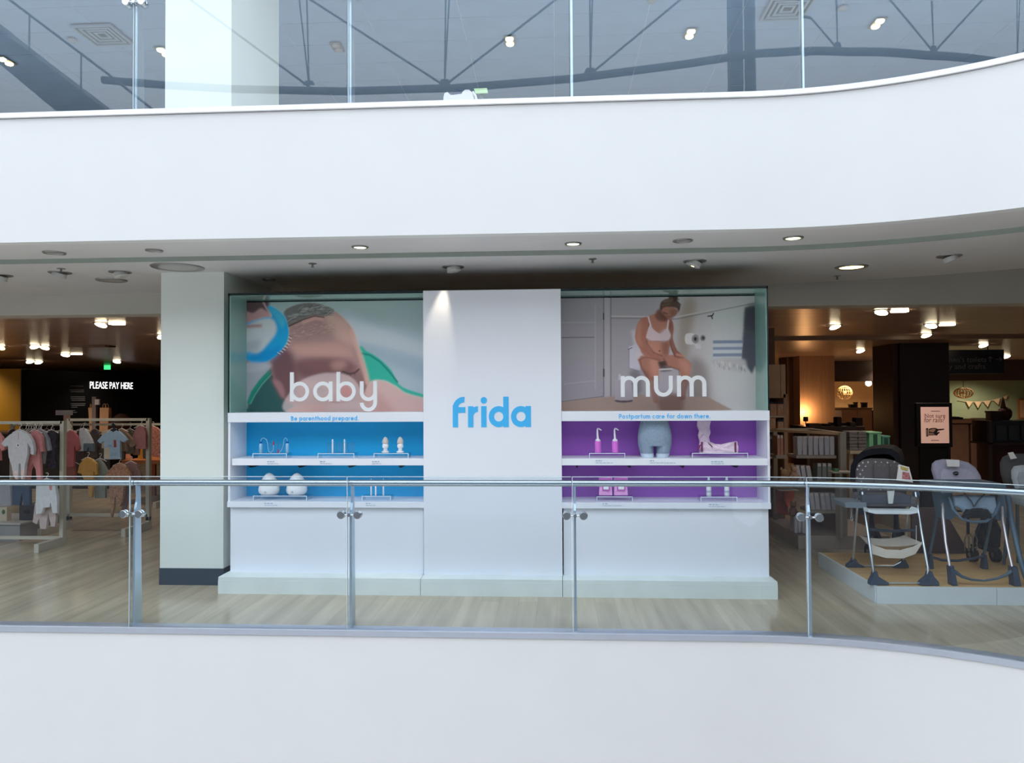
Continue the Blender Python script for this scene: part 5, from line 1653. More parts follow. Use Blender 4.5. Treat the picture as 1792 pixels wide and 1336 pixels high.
# counter and black cabinet at the right
OAKC = mat('counter_oak', (186, 140, 106), .5, var=.1, scale=3, stretch=(.5, 6, 6))
Y = 17
a, b = at(1640, 735, Y), at(1745, 735, Y)
t = thing('service_counter', 'oak service counter with beige fronts below the bunting', 'counter', ((a.x + b.x) / 2, Y, 0))
MB().box(a.x, b.x, Y, Y + .8, a.z - .08, a.z, .005).build('worktop', OAKC, t)
for x0, x1 in ((1662, 1697), (1701, 1715), (1718, 1743)):
    MB().box(at(x0, 740, Y).x, at(x1, 740, Y).x, Y + .05, Y + .7, .1, a.z - .1, .004).build('front_panel', mat('beige_front', (176, 136, 118), .5), t)
MB().box(a.x + .05, b.x - .05, Y + .1, Y + .7, 0, .1).build('kick_board', HEAD, t)
za = a.z
for x0, x1, y0, nm, lab, col in ((1661, 1690, 731, 'book_tray', 'flat dark tray on the oak counter next to the pillar', (40, 32, 32)), (1712, 1740, 733.5, 'paper_stack', 'pale stack of paper on the oak counter', (222, 206, 186))):
    a, b = at(x0, y0, Y), at(x1, y0, Y)
    t = thing(nm, lab, 'tray' if 'tray' in nm else 'paper', ((a.x + b.x) / 2, Y + .1, za))
    MB().box(a.x, b.x, Y + .1, Y + .4, za + .001, a.z, .003).build('base', mat(nm + '_tone', col, .6), t)
    MB().box(a.x + .03, b.x - .06, Y + .13, Y + .36, a.z, a.z + .012).build('top_sheet', mat(nm + '_sheet', tuple(min(255, v + 20) for v in col), .6), t)
Y = 14
a, b = at(1733, 737, Y), at(1860, 737, Y)
t = thing('black_cabinet', 'black glass fronted display cabinet at the right edge', 'cabinet', ((a.x + b.x) / 2, Y, 0))
zc = at(1740, 775, Y).z
MB().box(a.x, b.x, Y + .05, Y + .6, zc, a.z, .004).build('body', mat('cabinet_black', (14, 14, 16), .25), t)
MB().box(a.x - .03, b.x, Y, Y + .62, zc - .04, zc, .003).build('shelf', mat('cabinet_edge', (70, 56, 54), .4), t)
MB().box(a.x + .05, b.x, Y + .1, Y + .55, 0, zc - .04).build('plinth', mat('plum_brown_panel', (70, 38, 38), .5), t)
MB().box(a.x - .03, a.x + .03, Y + .0, Y + .06, 0, a.z).build('post', mat('cabinet_edge', (70, 56, 54), .4), t)
for k in range(3):
    x = at(1752 + k * 22, 760, Y + .04).x
    MB().box(x - .09, x + .09, Y + .03, Y + .05, zc + .04, a.z - .08, .004).build('dim_pane', mat('smoke_pane', (40, 46, 52), .15), t)
a = at(1752, 735, Y + .2)
t = thing('hat_box', 'dark brown square box on the black cabinet', 'box', (a.x, Y + .2, at(1740, 737, Y).z))
MB().box(at(1747, 730, Y).x, at(1764, 730, Y).x, Y + .2, Y + .4, at(1740, 737, Y).z + .001, at(1750, 721, Y).z, .004).build('box', mat('dark_brown_box', (62, 36, 34), .6), t)
MB().box(at(1746, 730, Y).x, at(1765, 730, Y).x, Y + .19, Y + .41, at(1750, 723.5, Y).z, at(1750, 720, Y).z, .004).build('lid', mat('dark_brown_lid', (74, 44, 40), .6), t)
c = at(1768, 722, Y + .35)
t = thing('round_hamper', 'rounded brown hamper with a cone finial beside the brown box on the black cabinet', 'basket', (c.x, Y + .45, at(1740, 737, Y).z))
MB().lathe([(.07, .001), (.11, .06), (.12, .14), (.1, .2), (.05, .24), (.004, .25)], (c.x, Y + .52, at(1740, 737, Y).z), 'Z', 20).build('body', mat('wicker_and_hump', (82, 46, 38), .8), t, True)
MB().lathe([(.05, .23), (.03, .34), (.004, .44)], (c.x - .03, Y + .52, at(1740, 737, Y).z), 'Z', 14).build('finial', mat('brown_cone', (112, 72, 52), .7), t, True)
a, b = at(1784, 734, 23.9), at(1800, 698, 23.9)
t = thing('wall_picture', 'brown framed picture on the green wall cut by the right edge', 'picture', ((a.x + b.x) / 2, 23.9, a.z))
MB().box(a.x, b.x, 23.94, 23.999, a.z, b.z, .01).build('frame', mat('picture_frame_brown', (150, 104, 70), .5), t)
MB().box(a.x + .05, b.x - .05, 23.93, 23.945, a.z + .05, b.z - .05).build('print', mat('picture_print', (200, 160, 130), .6), t)
# cabinets in the peach room
Y = 21
for x0, x1, y0, lab in ((1473, 1526, 714, 'pale wood cabinet in the peach room, the wider left one'), (1528, 1575, 718, 'pale wood cabinet in the peach room, half behind the dark pillar')):
    a, b = at(x0, y0, Y), at(x1, y0, Y)
    t = thing('wood_cabinet', lab, 'cabinet', ((a.x + b.x) / 2, Y, 0), 'wood cabinets of the peach room')
    MB().box(a.x, b.x, Y, Y + .7, 0, a.z - .04).build('body', WOODP, t)
    MB().box(a.x - .02, b.x + .02, Y - .02, Y + .72, a.z - .04, a.z, .005).build('top', mat('cabinet_top', (150, 112, 84), .5), t)
    mid = (a.x + b.x) / 2
    for u, v in ((a.x + .02, mid - .01), (mid + .01, b.x - .02)):
        MB().box(u, v, Y - .02, Y, .08, a.z - .06, .004).build('door', mat('cabinet_door', (206, 158, 116), .5, var=.06, scale=3), t)
zt = at(1500, 714, Y).z
for k, (x0, x1, y0, col, lab) in enumerate(((1488, 1496, 708, (56, 40, 34), 'small dark box on the wider wood cabinet, leftmost'), (1497, 1501, 704, (70, 50, 40), 'dark jar on the wider wood cabinet'), (1510, 1518, 704.5, (46, 36, 32), 'dark square tin on the wider wood cabinet, rightmost'))):
    a, b = at(x0, y0, Y + .2), at(x1, y0, Y + .2)
    t = thing('ornament', lab, 'ornament', ((a.x + b.x) / 2, Y + .2, zt))
    MB().box(a.x, b.x, Y + .2, Y + .35, zt + .001, a.z - .02, .008).build('body', mat('ornament_%d' % k, col, .6), t)
    MB().box(a.x - .008, b.x + .008, Y + .19, Y + .36, a.z - .03, a.z, .005).build('lid', mat('ornament_lid', (90, 70, 58), .6), t)
zt = at(1540, 718, Y).z
for k, (px, lab) in enumerate(((1543, 'black rounded bag on the right wood cabinet, left of two'), (1556, 'black rounded bag on the right wood cabinet, next to the pillar'))):
    a = at(px, 712, Y + .2)
    t = thing('black_bag', lab, 'bag', (a.x, Y + .3, zt))
    MB().lathe([(.06, .001), (.085, .04), (.08, .12), (.05, .17), (.02, .19)], (a.x, Y + .3, zt), 'Z', 16).build('body', BLACK, t, True)
    MB().tube([(a.x - .04, Y + .3, zt + .16), (a.x - .03, Y + .3, zt + .25), (a.x + .03, Y + .3, zt + .25), (a.x + .04, Y + .3, zt + .16)], .008, 6).build('handle', BLACK, t)
# dark display table with small goods
Y = 14.5
a, b = at(1411, 751, Y), at(1514, 748, Y)
t = thing('display_table', 'dark topped display table in front of the glowing wood column', 'table', ((a.x + b.x) / 2, Y, 0))
zt = at(1450, 747, Y).z
MB().box(a.x, b.x, Y, Y + 1, zt - .07, zt, .005).build('tabletop', mat('dark_walnut', (66, 44, 36), .4), t)
MB().box(a.x + .05, b.x - .05, Y + .06, Y + .94, 0, zt - .07).build('base', mat('walnut_base', (80, 54, 44), .5), t)
for k, (x0, x1, y0, dy, col, nm, lab) in enumerate(((1416, 1438, 742.5, 0, (74, 58, 50), 'booklet_pile', 'flat pile of booklets on the dark table, left end'), (1442, 1455, 743, .3, (54, 40, 36), 'booklet_pile', 'flat pile of booklets in the middle of the dark table'),
                                                   (1465, 1473, 731, .1, (62, 38, 36), 'candle_jar', 'tall dark red jar on the dark table'), (1455, 1484, 741, .5, (66, 48, 42), 'low_tray', 'low brown tray behind the dark red jar'), (1488, 1498, 740, .1, (96, 82, 74), 'grey_canister', 'grey canister on the right end of the dark table'), (1498, 1510, 732, .3, (54, 36, 32), 'gift_box', 'stepped dark gift box in front of the wood cabinets'))):
    a, b = at(x0, y0, Y + dy), at(x1, y0, Y + dy)
    t = thing(nm, lab, nm.split('_')[1], ((a.x + b.x) / 2, Y + dy, zt))
    MB().box(a.x, b.x, Y + dy, Y + dy + .2, zt + .001, max(a.z, zt + .03), .006).build('body', mat('table_goods_%d' % k, col, .6), t)
    MB().box(a.x + .01, b.x - .01, Y + dy + .01, Y + dy + .19, max(a.z, zt + .03), max(a.z, zt + .03) + .01).build('lid', mat('table_goods_lid', (120, 98, 86), .5), t)

# tall wall shelf beside the display
Y = 10.4
a, b = at(1340, 730, Y), at(1378, 630, Y)
t = thing('wall_shelf', 'tall pale wood wall shelf just right of the display, stacked with boxes', 'shelf', ((a.x + b.x) / 2, Y, 0))
x0, x1 = a.x - .2, at(1372, 700, Y).x
MB().box(x0, x1, Y + .4, Y + .44, 0, 2.7).build('back_panel', mat('shelf_back', (112, 84, 70), .6), t)
MB().box(x1, x1 + .05, Y + .02, Y + .44, 0, 1.75).build('side_panel', WOODP, t)
zd = at(1350, 697, Y).z
for u, v in ((1340, 1367), (1367.5, 1376)):
    MB().box(at(u, 690, Y).x, at(v, 690, Y).x, Y + .02, Y + .36, zd, at(1350, 638, Y).z, .004).build('cupboard_door', mat('pale_cupboard_door', (206, 172, 140), .5), t)
shz = []
for yy in (728, 753.5, 800, 850):
    z = at(1350, yy, Y).z
    shz.append(z)
    MB().box(x0, x1, Y, Y + .4, z - .025, z, .003).build('shelf', mat('shelf_board', (226, 206, 190), .5), t)
PB = mat('peach_carton', (222, 170, 136), .6, var=.05)
PW = mat('white_swirl', (236, 216, 200), .6)
NAVY = mat('navy_carton', (36, 44, 66), .6)


def carton(x0, x1, y0, z, label, Y, nav=True):
    a, b = at(x0, y0, Y), at(x1, y0, Y)
    t = thing('product_carton', label, 'box', ((a.x + b.x) / 2, Y, z), 'peach cartons on the wall shelf')
    MB().box(a.x, b.x, Y, Y + .2, z + .001, a.z, .003).build('box', PB, t)
    if nav:
        MB().box(a.x, b.x, Y - .003, Y + .1, a.z - .025, a.z + .002).build('top_band', NAVY, t)
    cx, cz, r = (a.x + b.x) / 2, (z + a.z) / 2 + .01, (b.x - a.x) * .3
    MB().tube([(cx - r * .7, Y - .002, cz - r * 1.1), (cx - r * .7, Y - .002, cz + r * .9), (cx, Y - .002, cz + r * 1.1), (cx + r * .75, Y - .002, cz + r * .6), (cx + r * .7, Y - .002, cz - r * .1), (cx, Y - .002, cz - r * .3)], .008, 6).build('swirl_print', PW, t)


carton(1348, 1359.3, 704, shz[0], 'peach carton with navy top on the upper shelf, left of two', Y)
carton(1360.2, 1371, 704, shz[0], 'peach carton with navy top on the upper shelf, right of two', Y)
carton(1347, 1357.5, 732, shz[1], 'peach carton on the second shelf, left of two', Y, False)
carton(1361, 1371, 735, shz[1], 'peach carton on the second shelf, right of two', Y)
for k, (x0_, x1_, y0_, zi, col, lab) in enumerate(((1344, 1357, 760, 2, (74, 62, 66), 'tall dark grey carton on the third wall shelf'), (1358, 1364, 760, 2, (96, 112, 132), 'narrow blue grey carton on the third wall shelf'), (1345, 1352, 812, 3, (60, 42, 50), 'plum carton on the lowest wall shelf'))):
    a, b = at(x0_, y0_, Y), at(x1_, y0_, Y)
    t = thing('shop_carton', lab, 'box', ((a.x + b.x) / 2, Y + .03, shz[zi]))
    MB().box(a.x, b.x, Y + .03, Y + .25, shz[zi] + .001, a.z, .003).build('box', mat('carton_%d' % k, col, .6), t)
    MB().box(a.x + .01, b.x - .01, Y + .026, Y + .032, a.z - .07, a.z - .03).build('printed_label', mat('carton_label', (150, 130, 126), .6), t)
a, b = at(1359, 790, Y), at(1366, 780, Y)
t = thing('orange_tub', 'small orange tub with a pale lid on the third wall shelf', 'tub', ((a.x + b.x) / 2, Y, shz[2]))
MB().box(a.x, b.x, Y - .0, Y + .025, shz[2] + .001, b.z, .004).build('tub', mat('coral_plastic', (232, 110, 80), .5), t)
MB().box(a.x - .002, b.x + .002, Y - .002, Y + .027, b.z, b.z + .025, .004).build('lid', mat('cream_lid', (236, 214, 196), .5), t)

# ------------------------------------------------------------------ low gondola of textile packs
GM = mat('gondola_putty', (176, 164, 148), .5, var=.03)
gx0, gx1 = at(1396, 960, 8.6).x, at(1484, 960, 8.6).x
gt = thing('gondola', 'low putty shelving gondola on a pale base, hung with textile packs', 'shelving', ((gx0 + gx1) / 2, 8.6, 0))
MB().box(gx0 - .0, gx1 + .45, 8.58, 9.75, 0, .15, .004).build('base', mat('gondola_base', (176, 160, 148), .5), gt)
zt = at(1480, 757, 8.62).z
MB().box(gx1 - .07, gx1, 8.6, 8.66, .15, zt, .003).build('post', GM, gt)
MB().box(gx1 - .07, gx1, 9.66, 9.72, .15, zt, .003).build('post', GM, gt)
MB().box(gx0 + .05, gx0 + .1, 9.66, 9.72, .15, zt, .003).build('post', GM, gt)
MB().box(gx0 + .05, gx1 - .07, 9.66, 9.72, zt - .04, zt, .003).build('top_bar', GM, gt)
MB().box(gx1 - .06, gx1 - .01, 8.66, 9.66, zt - .04, zt, .003).build('top_bar', GM, gt)
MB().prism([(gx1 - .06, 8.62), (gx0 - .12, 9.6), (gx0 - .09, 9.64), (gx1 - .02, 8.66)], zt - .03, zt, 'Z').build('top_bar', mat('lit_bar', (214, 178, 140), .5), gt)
MB().box(gx1 - .055, gx1 - .03, 8.7, 9.66, .15, zt - .04).build('end_panel', mat('gondola_panel', (140, 108, 90), .6), gt)
PACK = mat('greyish_white_pack', (206, 200, 204), .6, var=.06, scale=14, bump=.3)
PACKG = mat('sage_pack', (150, 154, 146), .6, var=.06, scale=14, bump=.3)


def pack_row(x0, x1, n, y0, y1, Y, label, m, nm='textile_pack', lean=0, shelf=True):
    z0, z1 = at(x0, y1, Y).z, at(x0, y0, Y).z
    if shelf:
        xa, xb = at(x0 - 3, y1, Y).x, at(x1 + 3, y1, Y).x
        MB().box(xa, min(xb, gx1 - .08), Y - .03, Y + .32, z0 - .035, z0 - .002, .003).build('shelf', GM, gt)
    first = None
    for k in range(n):
        px = x0 + (x1 - x0) * (k + .5) / n
        c = at(px, y1, Y)
        wd = (at(x1, y1, Y).x - at(x0, y1, Y).x) / n
        if first is None:
            first = thing(nm, NTH[0] + ' ' + label, 'textile pack', (c.x, Y, z0), label.replace(' pack ', ' packs ', 1))
            bm = bmesh.new()
            MBx = MB().box(c.x - wd * .42, c.x + wd * .42, Y, Y + .16, z0, z1, .006)
            me_ = MBx
            me_.v = [(v[0] + lean * (v[2] - z0) + random.uniform(-.003, .003), v[1] + random.uniform(-.004, .004), v[2]) for v in me_.v]
            bm.free()
            me_.build('wrap', m, first)
            MB().box(c.x - wd * .3 + lean * (z1 - z0) * .9, c.x + wd * .3 + lean * (z1 - z0) * .9, Y - .002, Y + .05, z1 - .03, z1 + .004).build('card_top', mat('pack_card', (224, 214, 210), .6), first)
        else:
            dup(first, (c.x - first.location.x, random.uniform(-.012, .012), 0), NTH[k] + ' ' + label)


pack_row(1360, 1372, 2, 763, 797, 8.95, 'peach tinted textile pack from the left on the upper row', mat('peach_pack', (206, 150, 124), .6, var=.06))
pack_row(1395, 1461, 7, 765, 797, 8.72, 'greyish white textile pack from the left in the upper row of the gondola', PACK)
pack_row(1396, 1424, 3, 816, 848, 8.70, 'greyish white textile pack from the left in the second row', PACK, lean=-.15)
pack_row(1430, 1456, 3, 812, 848, 8.74, 'sage grey textile pack from the left in the second row', PACKG)
pack_row(1419, 1474, 6, 864, 893, 8.70, 'greyish white textile pack from the left leaning in the third row', PACK, lean=-.12)
pack_row(1390, 1410, 3, 900, 933.5, 8.66, 'greyish white textile pack from the left standing on the gondola base', PACK, shelf=False)
# soft toys and orange cloths at the gondola's left end
OR = cl('orange_cloth', (222, 92, 56))
garment('orange_cloth', 'bright orange cloth hanging beside the gondola', 'cloth', [(1374, 846), (1388, 846), (1390, 868), (1384, 884), (1378, 890), (1372, 876)], 8.9, OR, hanger=False)
garment('red_cloth', 'rust red cloth hanging left of the bright orange one', 'cloth', [(1356, 846), (1375, 846), (1376, 880), (1380, 902), (1358, 898), (1357, 870)], 9.1, cl('rust_red_cloth', (170, 66, 48)), hanger=False)
for k, (px, py, s_, col, lab) in enumerate(((1372, 838, 1, (176, 140, 108), 'tan soft toy with ears sitting at the left end of the gondola'), (1389, 830, .8, (196, 158, 130), 'smaller pinkish soft toy beside the tan one'), (1388, 893, .8, (120, 86, 64), 'brown soft toy low at the left end of the gondola'))):
    c = at(px, py, 8.62)
    t = thing('soft_toy', lab, 'soft toy', c, 'soft toys')
    m_ = mat('plush_%d' % k, col, .95, var=.15, scale=60, bump=.5)
    MB().ball(c + Vector((0, 0, -.02 * s_)), .055 * s_, .05, .07 * s_, 14, 10).build('body', m_, t, True)
    MB().ball(c + Vector((0, -.01, .07 * s_)), .042 * s_, .04, .04 * s_, 14, 10).build('head', m_, t, True)
    for sx in (-1, 1):
        MB().ball(c + Vector((sx * .03 * s_, -.005, .11 * s_)), .013 * s_, .01, .022 * s_, 10, 8).build('ear', m_, t, True)
        MB().ball(c + Vector((sx * .05 * s_, -.03, -.04 * s_)), .02 * s_, .03, .035 * s_, 10, 8).build('limb', m_, t, True)
MB().box(at(1362, 852, 8.62).x, at(1396, 852, 8.62).x, 8.58, 8.85, at(1362, 854, 8.62).z - .03, at(1362, 852, 8.62).z - .035).build('shelf', GM, gt)
# white shelf with folded blankets and mint boxes
Y = 9.9
a, b = at(1485, 789, Y), at(1570, 789, Y)
t = thing('low_shelf', 'low pale shelf behind the high chairs carrying folded blankets and mint boxes', 'shelf', ((a.x + b.x) / 2, Y, 0))
zs_ = a.z
MB().box(a.x, b.x, Y - .05, Y + .5, zs_ - .04, zs_, .004).build('shelf_top', mat('pale_shelf_top', (206, 196, 176), .5), t)
MB().box(a.x + .02, b.x - .02, Y + .4, Y + .46, 0, zs_ - .04).build('back_panel', mat('gondola_panel', (140, 108, 90), .6), t)
for x in (a.x + .03, b.x - .03):
    MB().box(x - .025, x + .025, Y, Y + .46, 0, zs_ - .04).build('side_panel', GM, t)
BL = cl('folded_blanket', (134, 130, 134))
for i in range(2):
    for j in range(3):
        c = at(1494.5 + i * 15.5, 789, Y)
        z = zs_ + .001 + j * .083
        t = thing('folded_blanket', ['lower', 'middle', 'upper'][j] + ' grey folded blanket of the ' + ['left', 'right'][i] + ' stack on the low shelf', 'blanket', (c.x, Y, z), 'grey folded blankets on the low shelf')
        MB().box(c.x - .055, c.x + .055, Y, Y + .25, z, z + .042, .012).build('lower_fold', BL, t)
        MB().box(c.x - .053, c.x + .053, Y + .004, Y + .25, z + .042, z + .081, .012).build('upper_fold', BL, t)
MINT = mat('mint_plastic', (130, 214, 170), .35, var=.03)
for x0_, x1_, y0_, lab, col in ((1521, 1542, 756.5, 'mint green storage box with a bright lid, left of two', (150, 226, 176)), (1544, 1557, 763, 'teal green storage box, right of two', (104, 176, 158))):
    a, b = at(x0_, y0_, Y), at(x1_, y0_, Y)
    t = thing('storage_box', lab + ' on the low shelf', 'box', ((a.x + b.x) / 2, Y, zs_))
    mm = mat('box_%d' % x0_, col, .35, var=.03)
    MB().box(a.x, b.x, Y, Y + .3, zs_ + .001, a.z - .02, .008).build('tub', mm, t)
    MB().box(a.x - .008, b.x + .008, Y - .008, Y + .308, a.z - .02, a.z, .006).build('lid', mat('box_lid_%d' % x0_, tuple(min(255, v + 30) for v in col), .35), t)
    MB().box((a.x + b.x) / 2 - .025, (a.x + b.x) / 2 + .025, Y - .006, Y, zs_ + .06, a.z - .03).build('paper_label', mat('dark_green_label', (50, 100, 84), .5), t)
a = at(1466, 823, 8.5)
t = thing('toy_tray', 'pale tray with a small green toy on top, left of the pushchair hood', 'tray', (at(1476, 826, 8.45).x, 8.45, at(1470, 828, 8.45).z))
MB().box(at(1458, 826, 8.4).x, at(1492, 826, 8.4).x, 8.4, 8.56, at(1470, 829, 8.4).z, at(1470, 826, 8.4).z, .004).build('tray', mat('pale_tray', (206, 200, 186), .5), t)
MB().box(at(1461, 826, 8.42).x, at(1469, 826, 8.42).x, 8.42, 8.5, at(1470, 826, 8.42).z, at(1470, 821, 8.42).z, .008).build('green_toy', mat('green_toy', (92, 150, 108), .5), t)
MB().prism([(at(1470, 826, 8.4).x, 8.41), (at(1474, 826, 8.4).x, 8.41), (at(1474, 826, 8.4).x, 8.55), (at(1470, 826, 8.4).x, 8.55)], .15, at(1470, 829, 8.4).z, 'Z').build('support', GM, t)

# ------------------------------------------------------------------ high chair platform
pt = thing('display_platform', 'low white platform with a tan board deck carrying the high chairs', 'platform', (3.9, 7.0, 0))
for x0_, x1_ in ((2.646, 3.60), (3.604, 4.8), (4.804, 5.6)):
    MB().box(x0_, x1_, 6.35, 6.375, 0, .142, .002).build('front_board', mat('platform_white', (216, 226, 230), .5, var=.03), pt)
MB().box(2.64, 2.664, 6.375, 7.72, 0, .142, .002).build('side_board', mat('platform_white', (216, 226, 230), .5, var=.03), pt)
DECK = mat('tan_deck', (216, 180, 126), .5, var=.12, scale=2, stretch=(.6, 6, 1))
MB().box(2.664, 5.6, 6.375, 7.72, .02, .139).build('deck', DECK, pt)
ZP = .142
SIL = mat('silver_tube', (196, 206, 212), .3, .8)
SLATE = mat('slate_plastic', (66, 78, 98), .5)
CREAM = mat('cream_canvas', (222, 214, 200), .85, var=.04, scale=30, bump=.2)


def star_fabric():
    m = mat('grey_star_fabric', (98, 94, 96), .9, var=.06, scale=30)
    return m


STAR = star_fabric()


def cushion(pts, Y, d, puff=.03, tilt=0, inner=.03):
    """padded panel from a pixel outline; tilt leans its top back"""
    q = [at(x, y, Y) for x, y in pts]
    zb = min(p.z for p in q)
    bm = bmesh.new()
    f = bm.faces.new([bm.verts.new((p.x, Y, p.z)) for p in q])
    e = bmesh.ops.extrude_face_region(bm, geom=[f])
    bmesh.ops.translate(bm, vec=(0, -d * .5, 0), verts=[v for v in e['geom'] if isinstance(v, bmesh.types.BMVert)])
    top = [g_ for g_ in e['geom'] if isinstance(g_, bmesh.types.BMFace)]
    for k, (th, de) in enumerate(((inner * .35, .5), (inner * .6, .3), (inner, .2))):
        bmesh.ops.inset_region(bm, faces=top, thickness=th, depth=0)
        for v in top[0].verts:
            v.co.y -= puff * de
    for v in bm.verts:
        v.co.y += tilt * (v.co.z - zb)
    return MB().bm(bm)


def V(x, y, Y):
    return at(x, y, Y)


# first chair
t = thing('high_chair', 'folding high chair with a grey star patterned seat, cream basket and hanging price tag', 'high chair', (2.95, 6.75, ZP))
YF1, YR1 = 6.43, 7.08
legL = [V(1509, 862, 6.72), V(1517, 920, 6.6), V(1528, 995, YF1), V(1531, 1012, YF1)]
legR = [V(1602, 862, 6.72), V(1613, 933, 6.6), V(1624, 995, YF1), V(1624, 1008, YF1), V(1619, 1017, YF1), V(1611, 1020.5, YF1)]
MB().tube(legL, .011, 10).build('front_leg', SIL, t, True)
MB().tube(legR, .011, 10).build('front_leg', SIL, t, True)
MB().tube([V(1548, 1021, YF1), V(1611, 1021, YF1)], .008, 8).build('floor_bar', SIL, t, True)
MB().tube([V(1501, 872, 6.8), V(1497, 930, 6.95), V(1493, 985, YR1), V(1498, 990, YR1)], .011, 10).build('rear_leg', SIL, t, True)
MB().tube([V(1590, 872, 6.8), V(1586, 930, 6.95), V(1581, 985, YR1)], .011, 10).build('rear_leg', SIL, t, True)
MB().tube([V(1503, 988, YR1), V(1512, 991, YR1), V(1563, 991, YR1), V(1577, 984, YR1)], .009, 8).build('floor_bar', SIL, t, True)
for pts, Y in (([(1520.5, 1024), (1521, 1018), (1526, 1009), (1528.5, 1000), (1533, 1001), (1535, 1009), (1553, 1020), (1553, 1024)], YF1), ([(1607, 1024.5), (1610, 1019), (1621, 1010), (1624, 1001), (1628.5, 1001), (1632, 1010), (1640, 1019), (1641, 1025.5)], YF1),
               ([(1481, 992), (1482, 988), (1490, 982), (1492, 977), (1496, 978), (1500, 985), (1510, 990), (1510, 992)], YR1), ([(1560, 992.5), (1568, 989), (1578, 982), (1581, 978), (1585, 984), (1588, 989), (1588, 992.5)], YR1)):
    q = [V(x, y, Y) for x, y in pts]
    dz = ZP + .0005 - min(p.z for p in q)
    MB().prism([(p.x, p.z + dz) for p in q], Y - .03, Y + .03).build('foot', SLATE, t)
MB().tube([V(1522, 927, 6.9), V(1560, 930, 6.9), V(1602, 928, 6.9)], .013, 10).build('cross_bar', SLATE, t, True)
# basket: sagging canvas between the legs
bm = bmesh.new()
nu, nv = 12, 8
c00, c10, c01, c11 = V(1518, 951, 6.56), V(1613, 950, 6.56), V(1502, 937, 6.95), V(1582, 937, 6.95)
g_ = [[None] * (nv + 1) for _ in range(nu + 1)]
for i in range(nu + 1):
    for j in range(nv + 1):
        u, v = i / nu, j / nv
        p = c00.lerp(c10, u).lerp(c01.lerp(c11, u), v)
        sag = .075 * (1 - (2 * u - 1) ** 4) * (1 - (2 * v - 1) ** 2 * .85) + .02 * (1 - (2 * u - 1) ** 2)
        g_[i][j] = bm.verts.new((p.x, p.y, p.z - sag))
for i in range(nu):
    for j in range(nv):
        bm.faces.new((g_[i][j], g_[i + 1][j], g_[i + 1][j + 1], g_[i][j + 1]))
bmesh.ops.solidify(bm, geom=list(bm.faces), thickness=.004)
MB().bm(bm).build('basket', CREAM, t, True)
fr = [V(1516, 947, 6.552), V(1530, 955, 6.55), V(1550, 962, 6.55), V(1575, 963, 6.55), V(1598, 957, 6.55), V(1614, 948, 6.552)]
lo_ = [V(1520, 953, 6.552), V(1526, 970, 6.55), V(1550, 977, 6.55), V(1580, 978, 6.55), V(1602, 970, 6.55), V(1613, 953, 6.552)]
bm = bmesh.new()
a_ = [bm.verts.new(p) for p in fr]
b_ = [bm.verts.new(p) for p in lo_]
for i in range(5):
    bm.faces.new((a_[i], a_[i + 1], b_[i + 1], b_[i]))
bmesh.ops.solidify(bm, geom=list(bm.faces), thickness=.004)
MB().bm(bm).build('basket_front', CREAM, t, True)
# seat
cushion([(1500, 862), (1499, 840), (1501, 824), (1506, 813), (1515, 806), (1530, 803.5), (1555, 804), (1570, 807.5), (1579, 813), (1584, 824), (1585, 842), (1583, 862)], 6.98, .05, .035, .25, .035).build('backrest', STAR, t, True)
zb = V(1550, 862, 6.98).z
sp = MB()
rs = random.Random(5)
for r_ in range(8):
    for c_ in range(8):
        x, y = 1503 + c_ * 11.2 + (r_ % 2) * 5.6 + rs.uniform(-1.2, 1.2), 810.5 + r_ * 6.6 + rs.uniform(-.8, .8)
        if x > 1581 or (y < 815 and (x < 1512 or x > 1572)):
            continue
        q = V(x, y, 6.93)
        yy = 6.98 - .025 - .03 + .25 * (q.z - zb)
        sz, ph = rs.uniform(.008, .0125), rs.uniform(-.3, .3)
        sp.prism([(q.x + math.sin(ph + k * math.pi / 4) * (sz if k % 2 == 0 else sz * .36), q.z + math.cos(ph + k * math.pi / 4) * (sz if k % 2 == 0 else sz * .36)) for k in range(8)], yy - .0015, yy + .004)
sp.build('star_print', mat('star_white', (214, 212, 212), .8), t)['kind'] = 'stuff'
for x in (1528, 1556):
    MB().tube([V(x, 812, 6.955), V(x + 1, 835, 6.935), V(x + 2, 858, 6.92)], .004, 6).build('seam', mat('grey_seam', (78, 74, 76), .8), t)
MB().box(V(1505, 880, 6.75).x, V(1596, 880, 6.75).x, 6.62, 6.96, V(1550, 884, 6.75).z, V(1550, 866, 6.75).z, .03).build('seat', STAR, t)
cushion([(1507, 866), (1593, 866), (1594, 884), (1506, 884)], 6.65, .03, .02, 0, .02).build('seat_front', mat('slate_fabric', (72, 78, 88), .9), t)
MB().prism([(V(1517, 890, 6.53).x, V(1517, 889, 6.53).z), (V(1520, 889, 6.53).x, V(1517, 892, 6.53).z), (V(1598, 889, 6.53).x, V(1598, 893, 6.53).z), (V(1602, 889, 6.53).x, V(1602, 888.5, 6.53).z), (V(1604, 897, 6.53).x, V(1604, 897, 6.53).z), (V(1590, 899, 6.53).x, V(1590, 899.5, 6.53).z), (V(1530, 899, 6.53).x, V(1530, 899, 6.53).z), (V(1517, 896, 6.53).x, V(1517, 896, 6.53).z)], 6.5, 6.6).build('footrest', mat('white_footrest', (228, 236, 238), .4), t)
MB().prism([(V(x, y, 6.6).x, V(x, y, 6.6).z) for x, y in ((1478, 881), (1481, 879), (1516, 880), (1517, 890), (1480, 889))], 6.6, 6.9).build('tray', mat('grey_tray', (116, 126, 136), .4), t)
MB().prism([(V(x, y, 6.56).x, V(x, y, 6.56).z) for x, y in ((1554, 860), (1566, 860), (1563, 882), (1556, 882))], 6.565, 6.58).build('crotch_strap', mat('pale_strap', (206, 210, 206), .7), t)
